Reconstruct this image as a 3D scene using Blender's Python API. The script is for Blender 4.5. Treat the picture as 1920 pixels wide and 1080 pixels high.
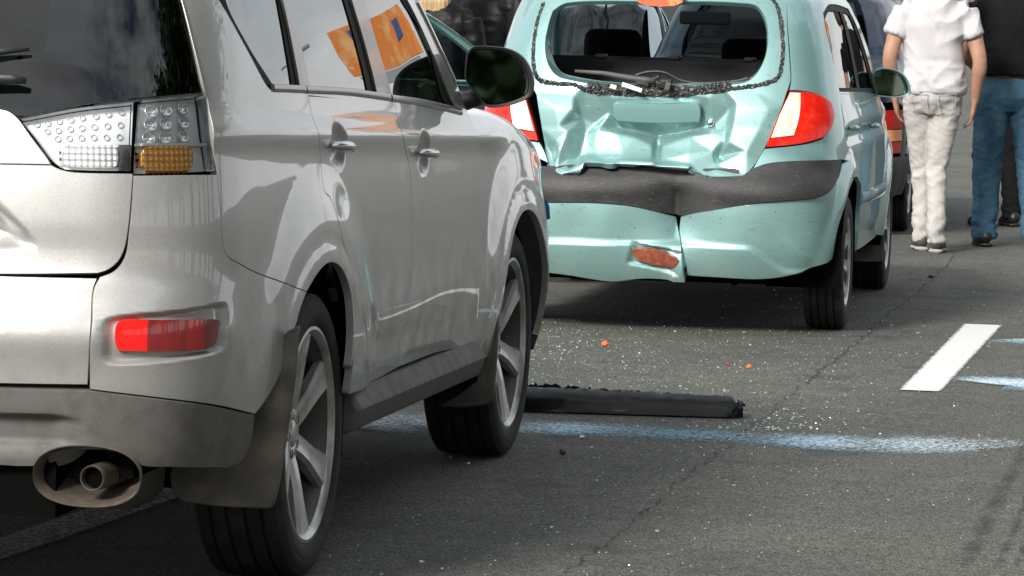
import bpy, bmesh, math, random
import numpy as np
from mathutils import Vector, Matrix, noise
from mathutils.geometry import delaunay_2d_cdt
R = math.radians
scene = bpy.context.scene
for o in list(bpy.data.objects): bpy.data.objects.remove(o)
COL = scene.collection

# ------------------------------------------------------------------ camera
F, H, PT, RL = 7476.8, 1.4593, 0.0757, 0.0216      # focal length in photo pixels, height, pitch, roll
cam_d = bpy.data.cameras.new('camera'); cam = bpy.data.objects.new('camera', cam_d); COL.objects.link(cam)
cam_d.sensor_fit = 'HORIZONTAL'; cam_d.sensor_width = 36; cam_d.lens = F / 1920 * 36
cam_d.clip_start = 0.5; cam_d.clip_end = 3000
cam.matrix_world = Matrix.Translation((0, 0, H)) @ Matrix.Rotation(math.pi/2 - PT, 4, 'X') @ Matrix.Rotation(RL, 4, 'Z')
scene.camera = cam
scene.render.resolution_x, scene.render.resolution_y = 1920, 1080

# ------------------------------------------------------------------ light
SUN_EL, SUN_AZ = 31, 212          # azimuth clockwise from the view direction (+Y)
world = bpy.data.worlds.new('World'); scene.world = world; world.use_nodes = True
wt = world.node_tree; wt.nodes.clear()
wn = wt.nodes.new; wl = wt.links.new
out = wn('ShaderNodeOutputWorld'); bg = wn('ShaderNodeBackground'); bg2 = wn('ShaderNodeBackground'); mix = wn('ShaderNodeMixShader')
sky = wn('ShaderNodeTexSky'); sky.sky_type = 'NISHITA'; sky.sun_disc = False
sky.sun_elevation = R(SUN_EL); sky.sun_rotation = R(SUN_AZ); sky.dust_density = 2.0
bg.inputs[1].default_value = 0.11
wl(sky.outputs[0], bg.inputs[0])
tc = wn('ShaderNodeTexCoord'); mp = wn('ShaderNodeMapping'); mp.inputs['Scale'].default_value = (1, 1, 2.6)
wl(tc.outputs['Generated'], mp.inputs[0])
n1 = wn('ShaderNodeTexNoise'); n1.inputs['Scale'].default_value = 3.0; n1.inputs['Detail'].default_value = 7; n1.inputs['Roughness'].default_value = .55
n2 = wn('ShaderNodeTexNoise'); n2.inputs['Scale'].default_value = 5.0; n2.inputs['Detail'].default_value = 6
wl(mp.outputs[0], n1.inputs['Vector']); wl(mp.outputs[0], n2.inputs['Vector'])
r1 = wn('ShaderNodeValToRGB'); r1.color_ramp.elements[0].position = .36; r1.color_ramp.elements[1].position = .56
r2 = wn('ShaderNodeValToRGB'); r2.color_ramp.elements[0].position = .3; r2.color_ramp.elements[1].position = .72
r2.color_ramp.elements[0].color = (.74, .77, .80, 1); r2.color_ramp.elements[1].color = (1.0, 1.0, .99, 1)
wl(n1.outputs[0], r1.inputs[0]); wl(n2.outputs[0], r2.inputs[0]); wl(r2.outputs[0], bg2.inputs[0])
bg2.inputs[1].default_value = 1.3
sx = wn('ShaderNodeSeparateXYZ'); wl(tc.outputs['Generated'], sx.inputs[0])
hz = wn('ShaderNodeMapRange'); hz.inputs[1].default_value = .0; hz.inputs[2].default_value = .45; hz.inputs[3].default_value = 1; hz.inputs[4].default_value = 0; wl(sx.outputs[2], hz.inputs[0])
mxm = wn('ShaderNodeMath'); mxm.operation = 'MAXIMUM'; wl(r1.outputs[0], mxm.inputs[0]); wl(hz.outputs[0], mxm.inputs[1]); wl(mxm.outputs[0], mix.inputs[0]); wl(bg.outputs[0], mix.inputs[1]); wl(bg2.outputs[0], mix.inputs[2]); wl(mix.outputs[0], out.inputs[0])
sd = bpy.data.lights.new('sun', 'SUN'); sd.energy = 5.0; sd.angle = R(14); sd.color = (1, .96, .9)
sun = bpy.data.objects.new('sun', sd); COL.objects.link(sun)
_az, _el = R(SUN_AZ), R(SUN_EL)
_sd = Vector((math.sin(_az)*math.cos(_el), math.cos(_az)*math.cos(_el), math.sin(_el)))
sun.rotation_euler = (-_sd).to_track_quat('-Z', 'Y').to_euler(); sun.location = _sd * 60
scene.view_settings.view_transform = 'Standard'; scene.view_settings.look = 'None'
scene.view_settings.exposure = 0.15; scene.view_settings.gamma = 1

# ------------------------------------------------------------------ photo pixel -> place
SUVP = (-1.339, 9.8792, 0.1828); MINTP = (0.6684, 17.4199, 0.1628)     # x, y of the rear axle, heading
def pix_ray(p):
    p = np.atleast_2d(np.asarray(p, float)) - [960, 540]
    c, s = math.cos(-RL), math.sin(-RL)
    x, y = (p[:, 0]*c - p[:, 1]*s)/F, -(p[:, 0]*s + p[:, 1]*c)/F
    cp, sp = math.cos(PT), math.sin(PT)
    return np.stack([x, cp + y*sp, -sp + y*cp], 1)
def to_world(P, car):
    P = np.atleast_2d(np.asarray(P, float)); s, c = math.sin(car[2]), math.cos(car[2])
    return np.stack([car[0] + P[:, 0]*c + P[:, 1]*s, car[1] - P[:, 0]*s + P[:, 1]*c, P[:, 2]], 1)
def project(P, car):
    d = to_world(P, car) - [0, 0, H]; cp, sp = math.cos(PT), math.sin(PT)
    zc = d[:, 1]*cp - d[:, 2]*sp; yc = d[:, 1]*sp + d[:, 2]*cp
    qx, qy = F*d[:, 0]/zc, -F*yc/zc; c, s = math.cos(RL), math.sin(RL)
    return np.stack([960 + qx*c - qy*s, 540 + qx*s + qy*c], 1)
def on_ground(px, py, z=0.0):
    d = pix_ray((px, py))[0]; t = (z - H)/d[2]; return (d[0]*t, d[1]*t)
def on_plane(px, py, car, axis, val):       # car-local point where the pixel's ray meets a plane of the car
    o = np.array([-car[0], -car[1], H]); d = pix_ray((px, py))[0]; s, c = math.sin(car[2]), math.cos(car[2])
    L = lambda v: np.array([v[0]*c - v[1]*s, v[0]*s + v[1]*c, v[2]])
    o, d = L(o), L(d); return o + d*(val - o[axis])/d[axis]

# ------------------------------------------------------------------ splines and smooth steps
def ss(a, b, x):
    t = np.clip((np.asarray(x, float) - a)/(b - a), 0, 1); return t*t*(3 - 2*t)
def bump(x, c, w): return np.exp(-((np.asarray(x, float) - c)/w)**2)
class Spl:                                    # monotone-ish cubic (Catmull-Rom tangents) through (t, v...) knots
    def __init__(s, t, v):
        s.t = np.asarray(t, float); s.v = np.asarray(v, float)
        if s.v.ndim == 1: s.v = s.v[:, None]
        d = np.diff(s.v, axis=0)/np.diff(s.t)[:, None]; h = np.diff(s.t)[:, None]
        m = np.zeros_like(s.v); m[1:-1] = (d[:-1]*h[1:] + d[1:]*h[:-1])/(h[:-1] + h[1:]); m[0] = d[0]; m[-1] = d[-1]
        for k in range(1, len(s.t) - 1):       # keep it from overshooting
            f = d[k-1]*d[k] <= 0; m[k][f] = 0
        s.m = m
    def __call__(s, x):
        x = np.clip(np.asarray(x, float), s.t[0], s.t[-1]); i = np.clip(np.searchsorted(s.t, x, 'right') - 1, 0, len(s.t) - 2)
        h = (s.t[i+1] - s.t[i]); u = ((x - s.t[i])/h)[..., None]; h = h[..., None]
        r = (2*u**3 - 3*u**2 + 1)*s.v[i] + (u**3 - 2*u**2 + u)*h*s.m[i] + (-2*u**3 + 3*u**2)*s.v[i+1] + (u**3 - u**2)*h*s.m[i+1]
        return r[..., 0] if s.v.shape[1] == 1 else r
def catmull(pts, n=8):
    P = np.asarray(pts, float)
    if len(P) < 3: return P
    out = []
    Q = np.vstack([2*P[0] - P[1], P, 2*P[-1] - P[-2]])
    for i in range(len(P) - 1):
        p0, p1, p2, p3 = Q[i:i+4]
        d = [max(np.linalg.norm(b - a), 1e-9)**.5 for a, b in ((p0, p1), (p1, p2), (p2, p3))]
        t0, t1 = 0, d[0]; t2 = t1 + d[1]; t3 = t2 + d[2]
        for t in np.linspace(t1, t2, n, endpoint=False):
            a1 = (t1-t)/(t1-t0)*p0 + (t-t0)/(t1-t0)*p1; a2 = (t2-t)/(t2-t1)*p1 + (t-t1)/(t2-t1)*p2; a3 = (t3-t)/(t3-t2)*p2 + (t-t2)/(t3-t2)*p3
            b1 = (t2-t)/(t2-t0)*a1 + (t-t0)/(t2-t0)*a2; b2 = (t3-t)/(t3-t1)*a2 + (t-t1)/(t3-t1)*a3
            out.append((t2-t)/(t2-t1)*b1 + (t-t1)/(t2-t1)*b2)
    out.append(P[-1]); return np.array(out)

# ------------------------------------------------------------------ objects
def tag(o, label=None, cat=None, group=None, kind=None):
    for k, v in (('label', label), ('category', cat), ('group', group), ('kind', kind)):
        if v: o[k] = v
    return o
def empty(name, loc=(0, 0, 0), rz=0, parent=None):
    o = bpy.data.objects.new(name, None); COL.objects.link(o); o.location = loc; o.rotation_euler = (0, 0, rz)
    o.empty_display_size = .2
    if parent: o.parent = parent
    return o
def obj(name, me, mat=None, parent=None):
    o = bpy.data.objects.new(name, me); COL.objects.link(o)
    if mat is not None and not me.materials: me.materials.append(M[mat] if isinstance(mat, str) else mat)
    if parent: o.parent = parent
    return o
def mesh(name, verts, faces, smooth=True, normals=None):
    me = bpy.data.meshes.new(name); me.from_pydata([tuple(map(float, v)) for v in verts], [], [tuple(map(int, f)) for f in faces]); me.update()
    if smooth: me.polygons.foreach_set('use_smooth', [True]*len(me.polygons))
    if normals is not None: me.normals_split_custom_set_from_vertices([tuple(map(float, n)) for n in normals])
    return me
def bm_obj(name, bm, mat, parent=None, smooth=True, sharp=None):
    bmesh.ops.recalc_face_normals(bm, faces=bm.faces)
    if smooth:
        for f in bm.faces: f.smooth = True
        if sharp:
            for e in bm.edges:
                if len(e.link_faces) == 2 and e.calc_face_angle(0) > R(sharp): e.smooth = False
    me = bpy.data.meshes.new(name); bm.to_mesh(me); bm.free(); return obj(name, me, mat, parent)
def copy_tree(o, parent=None):
    c = o.copy(); COL.objects.link(c); c.parent = parent
    for ch in list(o.children): copy_tree(ch, c)
    return c
def box(bm, c, s, rot=None, bev=0):
    r = bmesh.ops.create_cube(bm, size=1); m = Matrix.Translation(c) @ (rot.to_4x4() if rot else Matrix()) @ Matrix.Diagonal((*s, 1))
    bmesh.ops.transform(bm, matrix=m, verts=r['verts'])
    if bev:
        es = list({e for v in r['verts'] for e in v.link_edges}); bmesh.ops.bevel(bm, geom=es, offset=bev, segments=3, profile=.6, affect='EDGES')
def tube(bm, pts, rad, seg=10, caps=True, flat=None):
    """a swept tube; rad may be a list; flat=(a,b) makes the section elliptical along a fixed up axis"""
    pts = [Vector(p) for p in pts]; n = len(pts); rad = [rad]*n if not hasattr(rad, '__len__') else rad
    rings = []; up = Vector((0, 0, 1)); pn = None
    for i, p in enumerate(pts):
        t = (pts[min(i+1, n-1)] - pts[max(i-1, 0)]).normalized()
        a = (pn - t*pn.dot(t)) if pn is not None else (up.cross(t) if abs(t.z) < .95 else Vector((1, 0, 0)).cross(t))
        a.normalize(); pn = a; b = t.cross(a)
        fa, fb = flat if flat else (1, 1)
        rings.append([bm.verts.new(p + a*math.cos(2*math.pi*k/seg)*rad[i]*fa + b*math.sin(2*math.pi*k/seg)*rad[i]*fb) for k in range(seg)])
    for i in range(n - 1):
        for k in range(seg): bm.faces.new((rings[i][k], rings[i][(k+1) % seg], rings[i+1][(k+1) % seg], rings[i+1][k]))
    if caps:
        bm.faces.new(rings[0][::-1]); bm.faces.new(rings[-1])
def lathe(bm, prof, axis='X', seg=48, at=(0, 0, 0), closed=False):
    """prof: (along axis, radius)"""
    rings = []
    for a, r in prof:
        ring = []
        for k in range(seg):
            t = 2*math.pi*k/seg; c, s = r*math.cos(t), r*math.sin(t)
            v = (a, c, s) if axis == 'X' else (c, a, s) if axis == 'Y' else (c, s, a)
            ring.append(bm.verts.new(Vector(at) + Vector(v)))
        rings.append(ring)
    m = len(rings)
    for i in range(m if closed else m - 1):
        for k in range(seg): bm.faces.new((rings[i][k], rings[i][(k+1) % seg], rings[(i+1) % m][(k+1) % seg], rings[(i+1) % m][k]))
    return rings

# ------------------------------------------------------------------ curved sheet-metal: panels cut out of a body surface
class Surf:
    """u runs along the plan outline from the tail's middle (right side positive), z is height"""
    def __init__(s, car, plan, W, lean, lean_y=(-.5, .6), disp=None, top=None):
        P = catmull(plan, 24); L = np.concatenate([[0], np.cumsum(np.linalg.norm(np.diff(P, axis=0), axis=1))])
        s.car = car; s.pl = P; s.L = L; s.W = Spl(*zip(*W)); s.lean = Spl(*zip(*lean)); s.ly = lean_y; s.disp = disp; s.top = top; s.grid = None
    def u_of_y(s, y):                                    # side only
        i = np.argmax(s.pl[:, 0]); return float(np.interp(y, s.pl[:, 1][s.L > .5], s.L[s.L > .5]))
    def base(s, u, z):
        u = np.asarray(u, float); z = np.asarray(z, float); a = np.abs(u)
        X = np.interp(a, s.L, s.pl[:, 0]); Y = np.interp(a, s.L, s.pl[:, 1])
        b = 1 - ss(s.ly[0], s.ly[1], Y)
        return np.stack([np.sign(u + 1e-12)*X*s.W(z), Y + s.lean(z)*b, z + 0*X], -1)
    def nrm(s, fn, u, z, h=.004):
        du = fn(u + h, z) - fn(u - h, z); dz = fn(u, z + h) - fn(u, z - h); n = np.cross(du, dz)
        return n/np.maximum(np.linalg.norm(n, axis=-1, keepdims=True), 1e-12)
    def P(s, u, z):
        u = np.asarray(u, float); z = np.asarray(z, float)
        p = s.base(u, z)
        if s.disp is not None: p = p + s.nrm(s.base, u, z)*s.disp(u, z, p)[..., None]
        return p
    def N(s, u, z): return s.nrm(s.P, u, z, .003)
    def trace(s, px, ur=None, zr=None):
        """photo pixels -> (u, z) where their rays meet the surface"""
        if s.grid is None:
            uu, zz = np.meshgrid(np.arange(-s.L[-1]*.25, s.L[-1]*.93, .02), np.arange(s.W.t[0], s.W.t[-1], .02))
            uu, zz = uu.ravel(), zz.ravel(); p = s.P(uu, zz); n = s.N(uu, zz)
            w = to_world(p, s.car); v = w - [0, 0, H]; sn, cs = math.sin(s.car[2]), math.cos(s.car[2])
            nw = np.stack([n[:, 0]*cs + n[:, 1]*sn, -n[:, 0]*sn + n[:, 1]*cs, n[:, 2]], 1)
            k = (nw*v).sum(1)/np.linalg.norm(v, axis=1) < -.02
            s.grid = (uu[k], zz[k], project(p[k], s.car))
        gu, gz, gp = s.grid; res = []
        for q in np.atleast_2d(np.asarray(px, float)):
            d = ((gp - q)**2).sum(1); i = d.argmin(); x = np.array([gu[i], gz[i]])
            def f(x): return project(s.P(np.array([x[0]]), np.array([x[1]])), s.car)[0] - q
            for it in range(6):
                r = f(x); h = 1e-4
                J = np.stack([(f(x + [h, 0]) - r)/h, (f(x + [0, h]) - r)/h], 1)
                try: dx = np.linalg.solve(J, -r)
                except Exception: break
                dx = np.clip(dx, -.06, .06); x = x + dx*.8
            if not np.isfinite(x).all() or abs(x - [gu[i], gz[i]]).max() > .5: x = np.array([gu[i], gz[i]])
            res.append(x)
        return np.array(res)
    def tr(s, *strings):
        """strings of photo pixels -> closed smooth outline in (u, z); corners where strings meet"""
        return outline(*[s.trace(st) for st in strings])
def outline(*strings):
    o = []
    for st in strings:
        c = catmull(st, 6)
        for p in c:
            if not o or np.linalg.norm(np.array(o[-1]) - p) > 1e-4: o.append(tuple(p))
    if np.linalg.norm(np.array(o[0]) - np.array(o[-1])) < 1e-4: o.pop()
    return np.array(o)
def mirrored(o): return np.asarray(o)[::-1]*[-1, 1]
def area2(o): o = np.asarray(o); x, y = o[:, 0], o[:, 1]; return (x*np.roll(y, -1) - np.roll(x, -1)*y).sum()
def resample(o, d):
    o = np.asarray(o, float); r = []
    for i in range(len(o)):
        a, b = o[i], o[(i+1) % len(o)]; n = max(1, int(math.ceil(np.linalg.norm(b - a)/d)))
        for k in range(n): r.append(a + (b - a)*k/n)
    return np.array(r)
def inset(o, g):
    """move a closed outline inwards by g (negative: outwards)"""
    if area2(o) < 0: o = o[::-1]
    a = o - np.roll(o, 1, 0); b = np.roll(o, -1, 0) - o
    nl = lambda v: v/np.maximum(np.linalg.norm(v, axis=1, keepdims=True), 1e-9)
    a, b = nl(a), nl(b); na = np.stack([-a[:, 1], a[:, 0]], 1); nb = np.stack([-b[:, 1], b[:, 0]], 1)
    m = nl(na + nb); k = np.clip((m*na).sum(1, keepdims=True), .5, 1)
    return o + m/k*g
def inside(o, p):
    o = np.asarray(o); x, y = p[:, 0][:, None], p[:, 1][:, None]
    x1, y1 = o[:, 0][None], o[:, 1][None]; x2, y2 = np.roll(o[:, 0], -1)[None], np.roll(o[:, 1], -1)[None]
    c = ((y1 > y) != (y2 > y)) & (x < (x2 - x1)*(y - y1)/np.where(y2 == y1, 1e-12, y2 - y1) + x1)
    return c.sum(1) % 2 == 1
def panel(name, surf, out, mat, parent, holes=(), grid=.02, off=0.0, depth=.018, gap=.0, bev=.0015, fine=None, flip=False):
    out = np.asarray(out, float)
    if area2(out) < 0: out = out[::-1]
    loops = [resample(inset(out, gap) if gap else out, grid*.7)]
    for h in holes:
        h = np.asarray(h, float); h = h[::-1] if area2(h) < 0 else h
        loops.append(resample(inset(h, -gap) if gap else h, grid*.7))
    lo, hi = loops[0].min(0), loops[0].max(0)
    gx, gy = np.meshgrid(np.arange(lo[0] + grid*.37, hi[0], grid), np.arange(lo[1] + grid*.41, hi[1], grid))
    g = np.stack([gx.ravel(), gy.ravel()], 1)
    if fine is not None:                       # (u0,u1,z0,z1,step): denser points
        for (a, b, c, d, st) in fine:
            g = g[~((g[:, 0] > a) & (g[:, 0] < b) & (g[:, 1] > c) & (g[:, 1] < d))]
            fx, fy = np.meshgrid(np.arange(a, b, st), np.arange(c, d, st)); g = np.vstack([g, np.stack([fx.ravel(), fy.ravel()], 1)])
    if len(g):
        k = inside(loops[0], g)
        for h in loops[1:]: k &= ~inside(h, g)
        g = g[k]
    B = np.vstack(loops)
    if len(g):
        keep = np.ones(len(g), bool)
        for i in range(0, len(g), 2000):
            keep[i:i+2000] = (((g[i:i+2000, None] - B[None])**2).sum(2).min(1)) > (grid*.35)**2
        g = g[keep]
    V = np.vstack([B, g]) if len(g) else B
    E = []; st = 0
    for l in loops:
        n = len(l); E += [(st + i, st + (i+1) % n) for i in range(n)]; st += n
    vo, eo, fo, _, _, _ = delaunay_2d_cdt([Vector(v) for v in V], E, [], 0, 1e-7)
    V = np.array([tuple(v) for v in vo]); T = np.array([f for f in fo if len(f) == 3])
    c = V[T].mean(1); k = inside(loops[0], c)
    for h in loops[1:]: k &= ~inside(h, c)
    T = T[k]
    Pn = surf.N(V[:, 0], V[:, 1]); P3 = surf.P(V[:, 0], V[:, 1]) + Pn*off
    verts = list(P3); nor = list(Pn); faces = [tuple(t) for t in T]
    if depth:
        for li, l in enumerate(loops):
            n = len(l); o2 = inset(l, -bev if li == 0 else bev)
            if area2(l) < 0: o2 = o2[::-1]
            n0 = surf.N(l[:, 0], l[:, 1]); p0 = surf.P(l[:, 0], l[:, 1]) + n0*off
            p1 = surf.P(o2[:, 0], o2[:, 1]) + n0*(off - bev)
            w = p1 + n0*bev - p0; w = w/np.maximum(np.linalg.norm(w, axis=1, keepdims=True), 1e-9)
            p2 = p1 - n0*depth; b = len(verts); nm = n0 + w; nm /= np.linalg.norm(nm, axis=1, keepdims=True)
            verts += list(p0) + list(p1) + list(p2); nor += list(nm) + list(w) + list(w)
            for i in range(n):
                j = (i+1) % n
                for r in (0, n):
                    f = (b + r + i, b + r + n + i, b + r + n + j, b + r + j)
                    faces.append(f if li == 0 else f[::-1])
    if flip: faces = [f[::-1] for f in faces]
    return obj(name, mesh(name, verts, faces, True, nor), mat, parent)
def both(name, surf, out, mat, parent, holes=(), **k):
    if 'fine' in k and k['fine'] is not None: kf = dict(k); kf['fine'] = [(-b, -a, c, d, s) for a, b, c, d, s in k['fine']]
    else: kf = k
    a = panel(name, surf, out, mat, parent, holes, **k); b = panel(name, surf, mirrored(out), mat, parent, [mirrored(h) for h in holes], **kf); return a, b
def strip(name, surf, line, width, height, mat, parent, off=0.0, closed=False, mirror=False):
    """a raised moulding along a line of (u, z)"""
    l = catmull(line, 6); l = np.vstack([l]) * ([-1, 1] if mirror else [1, 1])
    t = np.gradient(l, axis=0); t /= np.maximum(np.linalg.norm(t, axis=1, keepdims=True), 1e-9); m = np.stack([-t[:, 1], t[:, 0]], 1)
    prof = [(-.5, -.2), (-.5, .55), (-.36, .9), (0, 1), (.36, .9), (.5, .55), (.5, -.2)]
    V = []; n = len(l)
    for a, h in prof:
        q = l + m*a*width; V.append(surf.P(q[:, 0], q[:, 1]) + surf.N(q[:, 0], q[:, 1])*(off + h*height))
    V = np.array(V); k = len(prof); verts = V.reshape(-1, 3); f = []
    for a in range(k - 1):
        for i in range(n - 1): f.append((a*n + i, a*n + i + 1, (a+1)*n + i + 1, (a+1)*n + i))
    f.append([a*n for a in range(k)]); f.append([a*n + n - 1 for a in range(k)][::-1])
    bm = bmesh.new(); me = mesh(name, verts, f); bm.from_mesh(me); bpy.data.meshes.remove(me)
    return bm_obj(name, bm, mat, parent, True, 50)

# ------------------------------------------------------------------ materials
M = {}
def mat(name, col, rough=.5, metal=0.0, coat=0.0, spec=.5, bump=None, var=None, emit=None, coat_rough=.03, trans=0, sheen=0, dust=None, flake=None):
    m = bpy.data.materials.new(name); m.use_nodes = True; nt = m.node_tree; b = nt.nodes['Principled BSDF']; N = nt.nodes.new; L = nt.links.new
    b.inputs['Base Color'].default_value = (*col, 1); b.inputs['Roughness'].default_value = rough; b.inputs['Metallic'].default_value = metal
    b.inputs['Coat Weight'].default_value = coat; b.inputs['Coat Roughness'].default_value = coat_rough; b.inputs['Specular IOR Level'].default_value = spec
    b.inputs['Transmission Weight'].default_value = trans; b.inputs['Sheen Weight'].default_value = sheen
    tc = N('ShaderNodeTexCoord'); last = None
    def rgb(c): n = N('ShaderNodeRGB'); n.outputs[0].default_value = (*c, 1); return n.outputs[0]
    def noise_fac(scale, detail, lo, hi, stretch=None):
        n = N('ShaderNodeTexNoise'); n.inputs['Scale'].default_value = scale; n.inputs['Detail'].default_value = detail
        if stretch: mp = N('ShaderNodeMapping'); mp.inputs['Scale'].default_value = stretch; L(tc.outputs['Object'], mp.inputs[0]); L(mp.outputs[0], n.inputs['Vector'])
        else: L(tc.outputs['Object'], n.inputs['Vector'])
        r = N('ShaderNodeMapRange'); r.inputs[1].default_value = lo; r.inputs[2].default_value = hi; L(n.outputs[0], r.inputs[0]); return r.outputs[0]
    def mixc(fac, a, c):
        x = N('ShaderNodeMix'); x.data_type = 'RGBA'; L(fac, x.inputs[0]); L(a, x.inputs[6]); L(c, x.inputs[7]); return x.outputs[2]
    last = rgb(col)
    if var:                                    # [(scale, detail, lo, hi, colour, stretch)]
        for v in var:
            f = noise_fac(*v[:4], v[5] if len(v) > 5 else None); last = mixc(f, last, rgb(v[4]))
    if dust:                                   # (z0, z1, amount, colour): road film that gathers low on the body
        z0, z1, am, dc = dust
        s = N('ShaderNodeSeparateXYZ'); L(tc.outputs['Object'], s.inputs[0])
        r = N('ShaderNodeMapRange'); r.inputs[1].default_value = z0; r.inputs[2].default_value = z1; r.inputs[3].default_value = am; r.inputs[4].default_value = 0; r.interpolation_type = 'SMOOTHSTEP'; L(s.outputs[2], r.inputs[0])
        f = noise_fac(11, 9, .34, .66); mu = N('ShaderNodeMath'); mu.operation = 'MULTIPLY'; L(r.outputs[0], mu.inputs[0]); L(f, mu.inputs[1])
        last = mixc(mu.outputs[0], last, rgb(dc))
        ra = N('ShaderNodeMapRange'); ra.inputs[3].default_value = rough; ra.inputs[4].default_value = .85; L(mu.outputs[0], ra.inputs[0]); L(ra.outputs[0], b.inputs['Roughness'])
        me_ = N('ShaderNodeMapRange'); me_.inputs[3].default_value = metal; me_.inputs[4].default_value = 0; L(mu.outputs[0], me_.inputs[0]); L(me_.outputs[0], b.inputs['Metallic'])
        if coat:
            co = N('ShaderNodeMapRange'); co.inputs[3].default_value = coat; co.inputs[4].default_value = coat*.1; L(mu.outputs[0], co.inputs[0]); L(co.outputs[0], b.inputs['Coat Weight'])
    L(last, b.inputs['Base Color'])
    if bump or flake:
        prev = None
        for (sc, de, st, *rest) in ([bump] if bump else []):
            n = N('ShaderNodeTexNoise'); n.inputs['Scale'].default_value = sc; n.inputs['Detail'].default_value = de
            if rest: mp = N('ShaderNodeMapping'); mp.inputs['Scale'].default_value = rest[0]; L(tc.outputs['Object'], mp.inputs[0]); L(mp.outputs[0], n.inputs['Vector'])
            else: L(tc.outputs['Object'], n.inputs['Vector'])
            bp = N('ShaderNodeBump'); bp.inputs['Strength'].default_value = st; bp.inputs['Distance'].default_value = .01; L(n.outputs[0], bp.inputs['Height']); prev = bp.outputs[0]
        if flake:
            v = N('ShaderNodeTexNoise'); v.inputs['Scale'].default_value = 900; v.inputs['Detail'].default_value = 1; L(tc.outputs['Object'], v.inputs['Vector'])
            bp = N('ShaderNodeBump'); bp.inputs['Strength'].default_value = flake; bp.inputs['Distance'].default_value = .001; L(v.outputs[0], bp.inputs['Height']); prev = bp.outputs[0]
        L(prev, b.inputs['Normal'])
    if emit: b.inputs['Emission Color'].default_value = (*emit[0], 1); b.inputs['Emission Strength'].default_value = emit[1]
    M[name] = m; return m
def glass(name, tint, ior=1.5, rough=0.0, refl=(1, 1, 1), haze=None):
    """a thin pane: Fresnel reflection over a tinted view through"""
    m = bpy.data.materials.new(name); m.use_nodes = True; nt = m.node_tree; nt.nodes.clear(); N = nt.nodes.new; L = nt.links.new
    o = N('ShaderNodeOutputMaterial'); t = N('ShaderNodeBsdfTransparent'); g = N('ShaderNodeBsdfGlossy'); f = N('ShaderNodeFresnel'); x = N('ShaderNodeMixShader')
    t.inputs[0].default_value = (*tint, 1); g.inputs['Roughness'].default_value = rough; g.inputs[0].default_value = (*refl, 1); f.inputs[0].default_value = ior
    base = t.outputs[0]
    if haze:
        d = N('ShaderNodeBsdfDiffuse'); d.inputs[0].default_value = (*haze[0], 1); y = N('ShaderNodeMixShader'); y.inputs[0].default_value = haze[1]; L(base, y.inputs[1]); L(d.outputs[0], y.inputs[2]); base = y.outputs[0]
    L(f.outputs[0], x.inputs[0]); L(base, x.inputs[1]); L(g.outputs[0], x.inputs[2]); L(x.outputs[0], o.inputs[0])
    M[name] = m; return m
DUST = (.16, .14, .115)
mat('silver', (.46, .455, .44), .38, .62, 1.0, dust=(.28, 1.05, .66, DUST), flake=.35, var=[(240, 2, .3, .7, (.39, .386, .375)), (70, 5, .66, .80, (.30, .29, .27))])
mat('silver_cladding', (.115, .113, .108), .68, .1, .0, dust=(.2, .8, .8, (.10, .09, .075)), var=[(22, 7, .45, .75, (.07, .066, .06)), (120, 3, .6, .75, (.15, .14, .12))])
mat('black_plastic', (.012, .012, .013), .42, bump=(400, 2, .15))
mat('grey_plastic', (.05, .05, .05), .6, bump=(300, 2, .2), var=[(14, 6, .45, .75, (.10, .093, .08))])
mat('dirty_rubber', (.075, .070, .062), .8, bump=(120, 4, .2), var=[(10, 6, .4, .75, (.21, .175, .13)), (3, 4, .5, .65, (.05, .048, .045))])
mat('black_gloss', (.006, .006, .007), .12, coat=.6)
mat('seal', (.006, .006, .006), .55)
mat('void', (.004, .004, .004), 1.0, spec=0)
mat('interior', (.018, .019, .021), .8, bump=(200, 2, .2))
mat('tyre', (.012, .012, .0125), .75, bump=(150, 3, .25), spec=.3, var=[(12, 5, .5, .8, (.032, .030, .027))])
mat('rim_dark', (.07, .068, .065), .5, .5)
mat('alloy', (.44, .44, .43), .38, .7, .3, var=[(14, 6, .45, .75, (.26, .24, .21))])
mat('chrome', (.72, .72, .72), .12, 1.0)
mat('satin_trim', (.26, .25, .24), .32, .8, .3)
mat('brake_disc', (.12, .11, .10), .5, .6)
mat('frame_black', (.004, .004, .004), .6, spec=.12)
mat('lamp_chrome', (.80, .81, .82), .35, .1)
mat('led_chrome', (.85, .85, .85), .16, .8)
mat('amber_lens', (.88, .46, .12), .25, .25, .8)
mat('white_lens', (.75, .76, .76), .25, .35, .8)
mat('red_bright', (.72, .008, .006), .28, 0, .8)
mat('red_dark', (.16, .012, .012), .25, 0, .9, var=[(60, 2, .4, .7, (.26, .015, .012), (1, 1, .1))])
mat('mirror', (.42, .46, .45), .02, 1.0)
mat('exhaust', (.095, .082, .068), .6, .35, var=[(30, 6, .45, .7, (.16, .125, .08)), (9, 5, .5, .7, (.05, .045, .04))])
mat('exhaust_hole', (.003, .003, .003), .95, spec=0)
mat('steel_dark', (.05, .046, .042), .6, .4, var=[(25, 5, .45, .7, (.09, .065, .045))])
glass('side_glass', (.13, .17, .165), 3.3)
glass('rear_glass', (.07, .10, .12), 1.62)
glass('screen_glass', (.42, .50, .51), 1.45)
glass('clear_lens', (.93, .94, .95), 1.48)
glass('smoke_lens', (.92, .93, .94), 1.48)
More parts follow.
